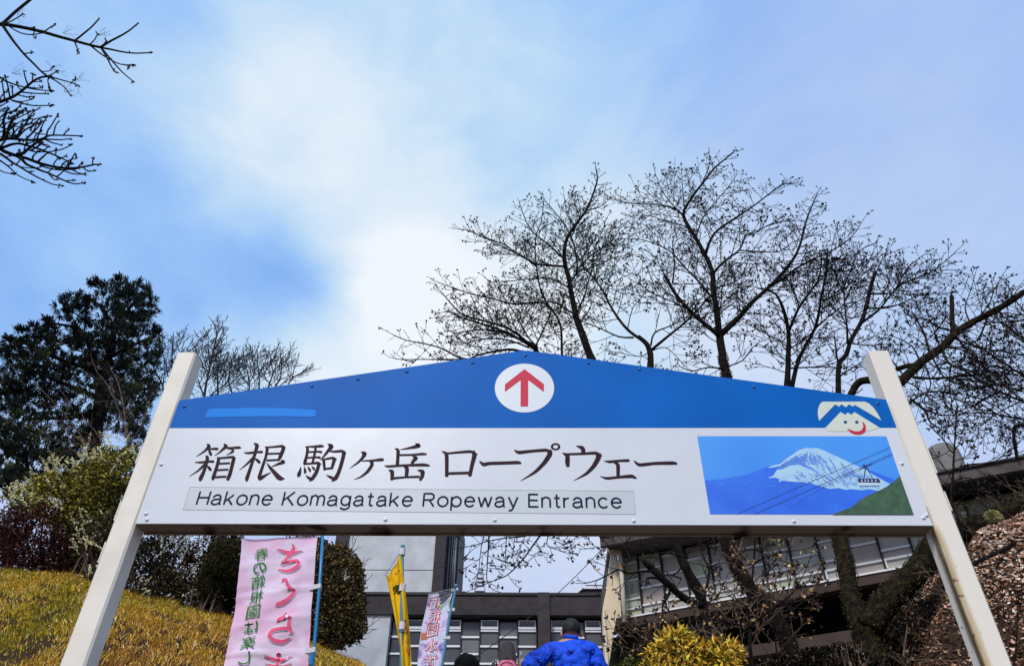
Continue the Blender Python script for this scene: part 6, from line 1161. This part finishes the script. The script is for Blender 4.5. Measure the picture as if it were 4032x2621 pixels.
def shrub(name, label, cat, Y, clumps, pals, n, size, wid=.42, stems=8, stemm=None, gap=0, flowers=None, dome=False, group=None, dy=.35):
    x0, y0, r0 = clumps[0]; c = at(x0, y0, Y); gx = c.x; root = thing(name, label, cat, (gx, Y, gz(gx, Y)), group)
    lf = MB(); lf.pal = list(range(len(pals)))
    tot_ = sum(r_ * r_ for _, _, r_ in clumps)
    for (x, y, r_) in clumps:
        Yc = Y + U(-dy, dy); c0 = at(x, y, Yc); rm = px(c0, r_)
        for k in range(int(n * r_ * r_ / tot_)):
            d = rv()
            while d.length > 1 or d.length < .05: d = rv()
            if dome: d = d.normalized() * (U(.88, 1.03) + .16 * noise.noise(d.normalized() * 2.6 + c0) + (.10 if R() < .06 else 0))
            p = c0 + d * rm
            if gap and noise.noise(p * 3.2) > gap: continue
            leafq(lf, p, size, None, (d * .8 + rv()).normalized(), wid)
    lf.build('leaves', pals, root, kind='stuff')
    sb = MB()
    for k in range(stems):
        x, y, r_ = random.choice(clumps); e = at(x + U(-r_, r_) * .6, y - r_ * .5, Y + U(-dy, dy)); b_ = Vector((gx + U(-.3, .3), Y + U(-.2, .2), gz(gx, Y) - .05)); mid = b_.lerp(e, .5) + rv() * .12
        sb.tube([b_, mid, e], [.022, .014, .006], 5)
        for j in range(3): grow(sb, None, b_.lerp(e, U(.4, .9)), (e - b_).normalized() + rv() * .7, U(.2, .5), .008, 1, .3, .03, .3, .14)
    sb.build('stems', stemm or twigb, root, kind='stuff')
    if flowers:
        fm, cnt, fs, sp_ = flowers; fl_ = MB()
        for k in range(cnt):
            x, y, r_ = random.choice(sp_ or clumps); c0 = at(x, y, Y + U(-dy, dy) - .15); rm = px(c0, r_); a = rv(); a.y = -abs(a.y); p = c0 + a.normalized() * rm * U(.6, 1.05); d = (rv() * .8 + Vector((.3 if x > 300 else -.2, -.2, .9))).normalized()
            for j in range(random.randint(8, 26)):
                p = p + d * fs * .55; d = (d + rv() * .12 + Vector((0, 0, -.015))).normalized()
                for q in range(2): leafq(fl_, p + rv() * fs * .4, fs, 0, rv(), .45)
        fl_.build('blossom_sprays', [fm], root, kind='stuff')
    return root
yg = [mat('leaf yellow green', (.52, .43, .05), .7), mat('leaf olive', (.13, .13, .02), .7), mat('leaf dark green', (.05, .05, .014), .8), mat('leaf straw', (.26, .22, .05), .7)]  # dark green leaves are mixed in at random
rd_ = [mat('leaf maroon', (.085, .028, .024), .8), mat('leaf wine', (.022, .008, .010), .8), mat('leaf rust', (.08, .028, .018), .8)]
br_ = [mat('leaf dark brown', (.040, .026, .014), .85), mat('leaf brown', (.10, .065, .03), .8), mat('leaf bottle', (.018, .022, .010), .85), mat('leaf moss', (.06, .06, .018), .8)]
pale = mat('pale blossom', (.78, .72, .40), .7)
shrub('flowering_shrub', 'yellow green shrub with pale blossom spikes left of the left post', 'shrub', 10.2, [(215,1130,62),(270,1095,55),(130,1160,55),(65,1165,38),(240,1215,65),(170,1215,50),(290,1160,50),(110,1120,30),(300,1060,25),(200,1180,50)], yg, 17000, .045, gap=.42, flowers=(pale, 120, .022, [(215,1090,45),(150,1110,45),(270,1070,50),(60,1160,40),(110,1190,45)]))
shrub('red_leaved_shrub', 'low maroon shrub at the left edge above the dry grass', 'shrub', 9.9, [(80,1245,75),(150,1290,50),(30,1290,60),(20,1225,50),(110,1320,40),(-30,1280,60)], rd_, 14000, .035, gap=.45)
shrub('brown_shrub', 'tall brown twiggy shrub directly behind the left post', 'shrub', 9.7, [(225,1300,58),(250,1240,50),(235,1370,45),(290,1290,50),(200,1250,45),(290,1370,40),(330,1400,30)], br_, 13000, .04, stems=26, gap=.4, flowers=(pale, 60, .020, None))
shrub('blossoming_shrub', 'dark arching shrub dotted with white blossom between post and pink banner', 'shrub', 11.2, [(385,1290,60),(450,1330,60),(345,1300,50),(500,1290,60),(430,1400,50),(520,1380,55),(560,1320,60),(380,1370,50),(480,1420,40),(560,1430,50),(620,1380,60)], br_, 21000, .045, stems=30, gap=.28, flowers=(mat('white blossom', (.62, .62, .56), .7), 85, .026, [(400,1280,50),(450,1280,50),(360,1280,40),(440,1380,40),(520,1270,40)]))
shrub('conifer_shrub', 'dark green rounded conifer touching the left edge of the pink banner', 'shrub', 10.6, [(520,1300,45),(500,1350,45),(530,1260,35),(560,1350,50)], [br_[2], br_[0], br_[3]], 9000, .05, wid=.2, gap=.5)
shrub('clipped_round_shrub', 'large clipped round green brown shrub behind the blue pole', 'shrub', 11.8, [(745,1375,100),(720,1430,90),(775,1340,66),(700,1330,80),(772,1430,72),(800,1400,40),(735,1295,38),(815,1455,34),(690,1290,34)], [mat('leaf khaki', (.17, .125, .045), .8), mat('leaf khaki', (.17, .125, .045), .8), br_[2], br_[0], br_[1]], 32000, .045, dome=True, stems=6)
# (bare twigs poking out right of the clipped shrub)
tree('bare_bush', 'leafless grey bush right of the clipped round shrub', 'shrub', 12.4, Q_, ([(1050,1500),(1080,1300),(1150,1150)], 4, 3), [([(1150,1150),(1300,1090),(1450,1060),(1590,960)], 3, 1.4, 12.4, 12.2, .6), ([(1200,1150),(1350,1120),(1540,1050)], 3, 1.4, 12.4, 12.6, .6), ([(1250,800),(1320,500),(1380,300),(1430,180)], 3, 1.4, 12.6, 12.8, .7), ([(1300,700),(1400,500),(1500,400)], 3, 1.4, 12.6, 12.4, .6), ([(1400,700),(1480,620),(1550,540)], 2.6, 1.4, 12.6, 12.4, .5)], None, tm=mat('grey twig', (.06, .05, .05), .85), budson=False, tl=.6, foot=(at(*Q_(1050, 1500), 12.4).x, 12.4))
gold = [mat('leaf gold', (.78, .52, .04), .6), mat('leaf lemon', (.72, .58, .09), .6), mat('leaf amber', (.52, .28, .03), .7), mat('leaf dark olive', (.10, .08, .012), .8)]
shrub('golden_shrub', 'bright golden yellow leafy shrub at the bottom before the hall', 'shrub', 7.6, [(1562,1505,40),(1610,1530,42),(1530,1540,34),(1680,1530,42),(1640,1560,40),(1585,1490,28),(1545,1585,50),(1700,1515,26),(1620,1590,50),(1560,1560,40)], gold, 3600, .085, wid=.17, stems=10, dy=.25)
shrub('green_hedge', 'small clipped green hedge top at the bottom beside the cream fin', 'shrub', 8.2, [(1470,1590,52),(1520,1600,50),(1430,1610,40)], [mat('leaf hedge', (.07, .085, .015), .8), br_[2], mat('leaf hedge light', (.14, .15, .03), .8)], 12000, .03, dome=True, stems=4)
tree('twiggy_bush', 'tangle of brown bare twigs with withered leaves under the hall windows', 'shrub', 8.4, BB, ([(900,1700),(850,1500),(800,1350)], 5, 4), [([(820,1400),(600,1250),(450,1280),(300,1310)], 4, 1.6, 8.4, 8.0, .6), ([(830,1350),(1000,1150),(1200,1000),(1400,920)], 5, 1.8, 8.4, 8.1, .6), ([(820,1380),(680,1150),(500,1100),(360,1120)], 4, 1.6, 8.4, 8.7, .6), ([(850,1450),(700,1380),(480,1400),(330,1330)], 4, 1.6, 8.4, 8.1, .5), ([(900,1350),(1150,1250),(1350,1050),(1550,1000)], 5, 1.8, 8.4, 8.8, .6), ([(850,1320),(800,1150),(850,1000),(700,940)], 4, 1.6, 8.4, 8.6, .6), ([(880,1330),(1060,1080),(1350,980),(1650,1060)], 4, 1.6, 8.4, 8.1, .6)], None, tm=twigb, leaf=(lfb, .55, 2, .042), dens=.09, tl=.6, foot=(at(*BB(900, 1600), 8.4).x, 8.4))
shrub('dark_undergrowth_shrub', 'dark ivy covered undergrowth between the mossy trunks and right post', 'shrub', 8.9, [(2080,1480,60),(2130,1420,50),(2030,1530,50),(2130,1520,60),(2180,1440,50)], [br_[0], rd_[1], br_[1], mat('leaf dull red', (.10, .04, .03), .8), mat('leaf pale dead', (.34, .28, .22), .8)], 9000, .04, stems=14, gap=.35)
tree('bare_bush', 'low leafless bush on the litter slope right of the right post', 'shrub', 6.4, S_, ([(2350,1600),(2360,1520),(2365,1440)], 4, 3), [([(2362,1480),(2320,1400),(2290,1330)], 2.6, 1.2, 6.4, 6.2, .5), ([(2360,1500),(2300,1470),(2250,1440),(2210,1420)], 2.6, 1.2, 6.4, 6.6, .5), ([(2365,1440),(2375,1380),(2370,1320)], 2.6, 1.2, 6.4, 6.2, .5), ([(2350,1560),(2290,1530),(2240,1530)], 2.6, 1.2, 6.4, 6.2, .5)], None, tm=twigm, tl=.45, foot=(at(2350, 1600, 6.4).x, 6.4), budson=False)
shrub('dark_shrub', 'black green undergrowth with a few pale leaves under the hall', 'shrub', 8.0, [(1900,1560,50),(1960,1550,50),(1820,1570,45),(1750,1580,45),(2010,1560,40)], [mat('leaf night', (.010,.011,.007), .85), br_[0], rd_[1], mat('leaf night', (.010,.011,.007), .85), br_[2], br_[0], mat('leaf night', (.010,.011,.007), .85), rd_[1], mat('leaf pale dead', (.34, .28, .22), .8)], 9000, .045, stems=12, gap=.5)
# lichen clump on the heavy limb
mb = MB(); mb.pal = [0, 1]; c0 = at(2308, 1199, 7.9)
for k in range(900):
    d = rv().normalized(); leafq(mb, c0 + Vector((d.x * .09, d.y * .05, d.z * .055)) * U(.6, 1), .022, None, d, .5)
mb.build('lichen_clump', [mat('lichen', (.42, .40, .12), .9), mat('lichen pale', (.5, .5, .3), .9)], root=c0, label='pale yellow lichen clump on the heavy mossy limb right of the post', cat='lichen')

# ------------------------------------------------------------------ dry grass on the left bank, leaf litter on the right one
random.seed(13)
grm = [mat('grass straw', (.78, .48, .09), .8), mat('grass gold', (.60, .38, .03), .8), mat('grass olive', (.16, .15, .014), .8), mat('grass rust', (.42, .20, .04), .8), mat('grass pale', (.85, .68, .34), .8), mat('grass lime', (.38, .34, .02), .8)]
gb = MB()
for k in range(190000):
    x = U(-8.2, -1.55); y = U(5.2, 9.7); z = gz(x, y)
    e = (z - 1.6) / y
    if e < .20: continue
    n0 = noise.noise(Vector((x * .9, y * .9, 0))); n1_ = noise.noise(Vector((x * 5, y * 5, 5))); n2_ = noise.noise(Vector((x * 2.2, y * 2.2, 8)))
    if n1_ < -.10 and R() < .7: continue
    h = U(.025, .085) * (1 + .7 * n1_) * (1.25 if y > 8.7 else 1); a = U(0, 6.28); wdt = U(.003, .0065)
    ln = Vector((U(-1, 1) + n2_ * 1.5, U(-1, .5), 0)) * h * U(.5, 1.5)
    g0 = U(0, 1) + n0 * .6 + sstep(-4.2, -3.4, x) * .28 + n2_ * .3; mi = 2 if g0 < .13 else 5 if g0 < .26 else 1 if g0 < .60 else 0 if g0 < .85 else 3
    if R() < .07: mi = 4; ln *= 1.3
    b0 = Vector((x, y, z - .01)); s_ = Vector((cos(a), sin(a) * .4, 0)) * wdt; m_ = b0 + ln * .4 + Vector((0, 0, h * .7)); t_ = b0 + ln + Vector((0, 0, h * U(.6, 1)))
    gb.add([b0 - s_, b0 + s_, m_ + s_ * .8, m_ - s_ * .8, t_], [(0, 1, 2, 3), (3, 2, 4)], mi)
gb.build('grass', grm, kind='stuff', label='dry golden and olive grass covering the left bank', cat='grass')
lit = [mat('litter tan', (.50, .29, .18), .75), mat('litter pink', (.70, .47, .36), .7), mat('litter brown', (.20, .09, .05), .8), mat('litter dark', (.07, .034, .025), .85), mat('litter pale', (.85, .74, .62), .65)]
lb_ = MB(); 
for k in range(85000):
    x = U(2.6, 9.2); y = U(4.4, 9.3); z = gz(x, y); e = (z - 1.6) / y
    if e < .2 and x < 6: continue
    n0 = noise.noise(Vector((x * 1.3, y * 1.3, 9)))
    low_ = sstep(.50, .34, e); 
    if x < 4.6 and R() < .6: continue
    
    q = R() - n0 * .7 + low_ * .25; mi = 4 if q < .07 else 1 if q < .36 else 0 if q < .62 else 2 if q < .86 else 3
    nrm = (Vector((-.35, -.55, .75)) + rv() * .55).normalized(); l = U(.025, .07); a = nrm.orthogonal().normalized(); a = Matrix.Rotation(U(0, 6.28), 3, nrm) @ a; b = nrm.cross(a); w_ = l * U(.16, .34); p = Vector((x, y, z + U(.0, .035))); c_ = nrm * l * U(-.1, .35)
    lb_.add([p - a * l * .5 + c_, p - b * w_ + c_ * .5, p, p + a * l * .5 + c_, p + b * w_ + c_ * .5], [(0, 1, 2), (0, 2, 4), (2, 1, 3), (2, 3, 4)], mi)
tl_ = MB()
for k in range(1000):
    x = U(3.4, 8.6); y = U(4.6, 8.9); z = gz(x, y); grow(tl_, None, Vector((x, y, z)), Vector((U(-1, 1), U(-.8, .2), U(.1, .7))), U(.15, .6), .004, 1, .1, .02, .5, .12, None, .0025)
tl_.build('fallen_twigs', twigb, kind='stuff', label='thin brown fallen twigs lying over the leaves of the right slope', cat='twigs')
lb_.build('leaf_litter', lit, kind='stuff', label='fallen pink and brown leaves carpeting the right slope', cat='leaf litter')
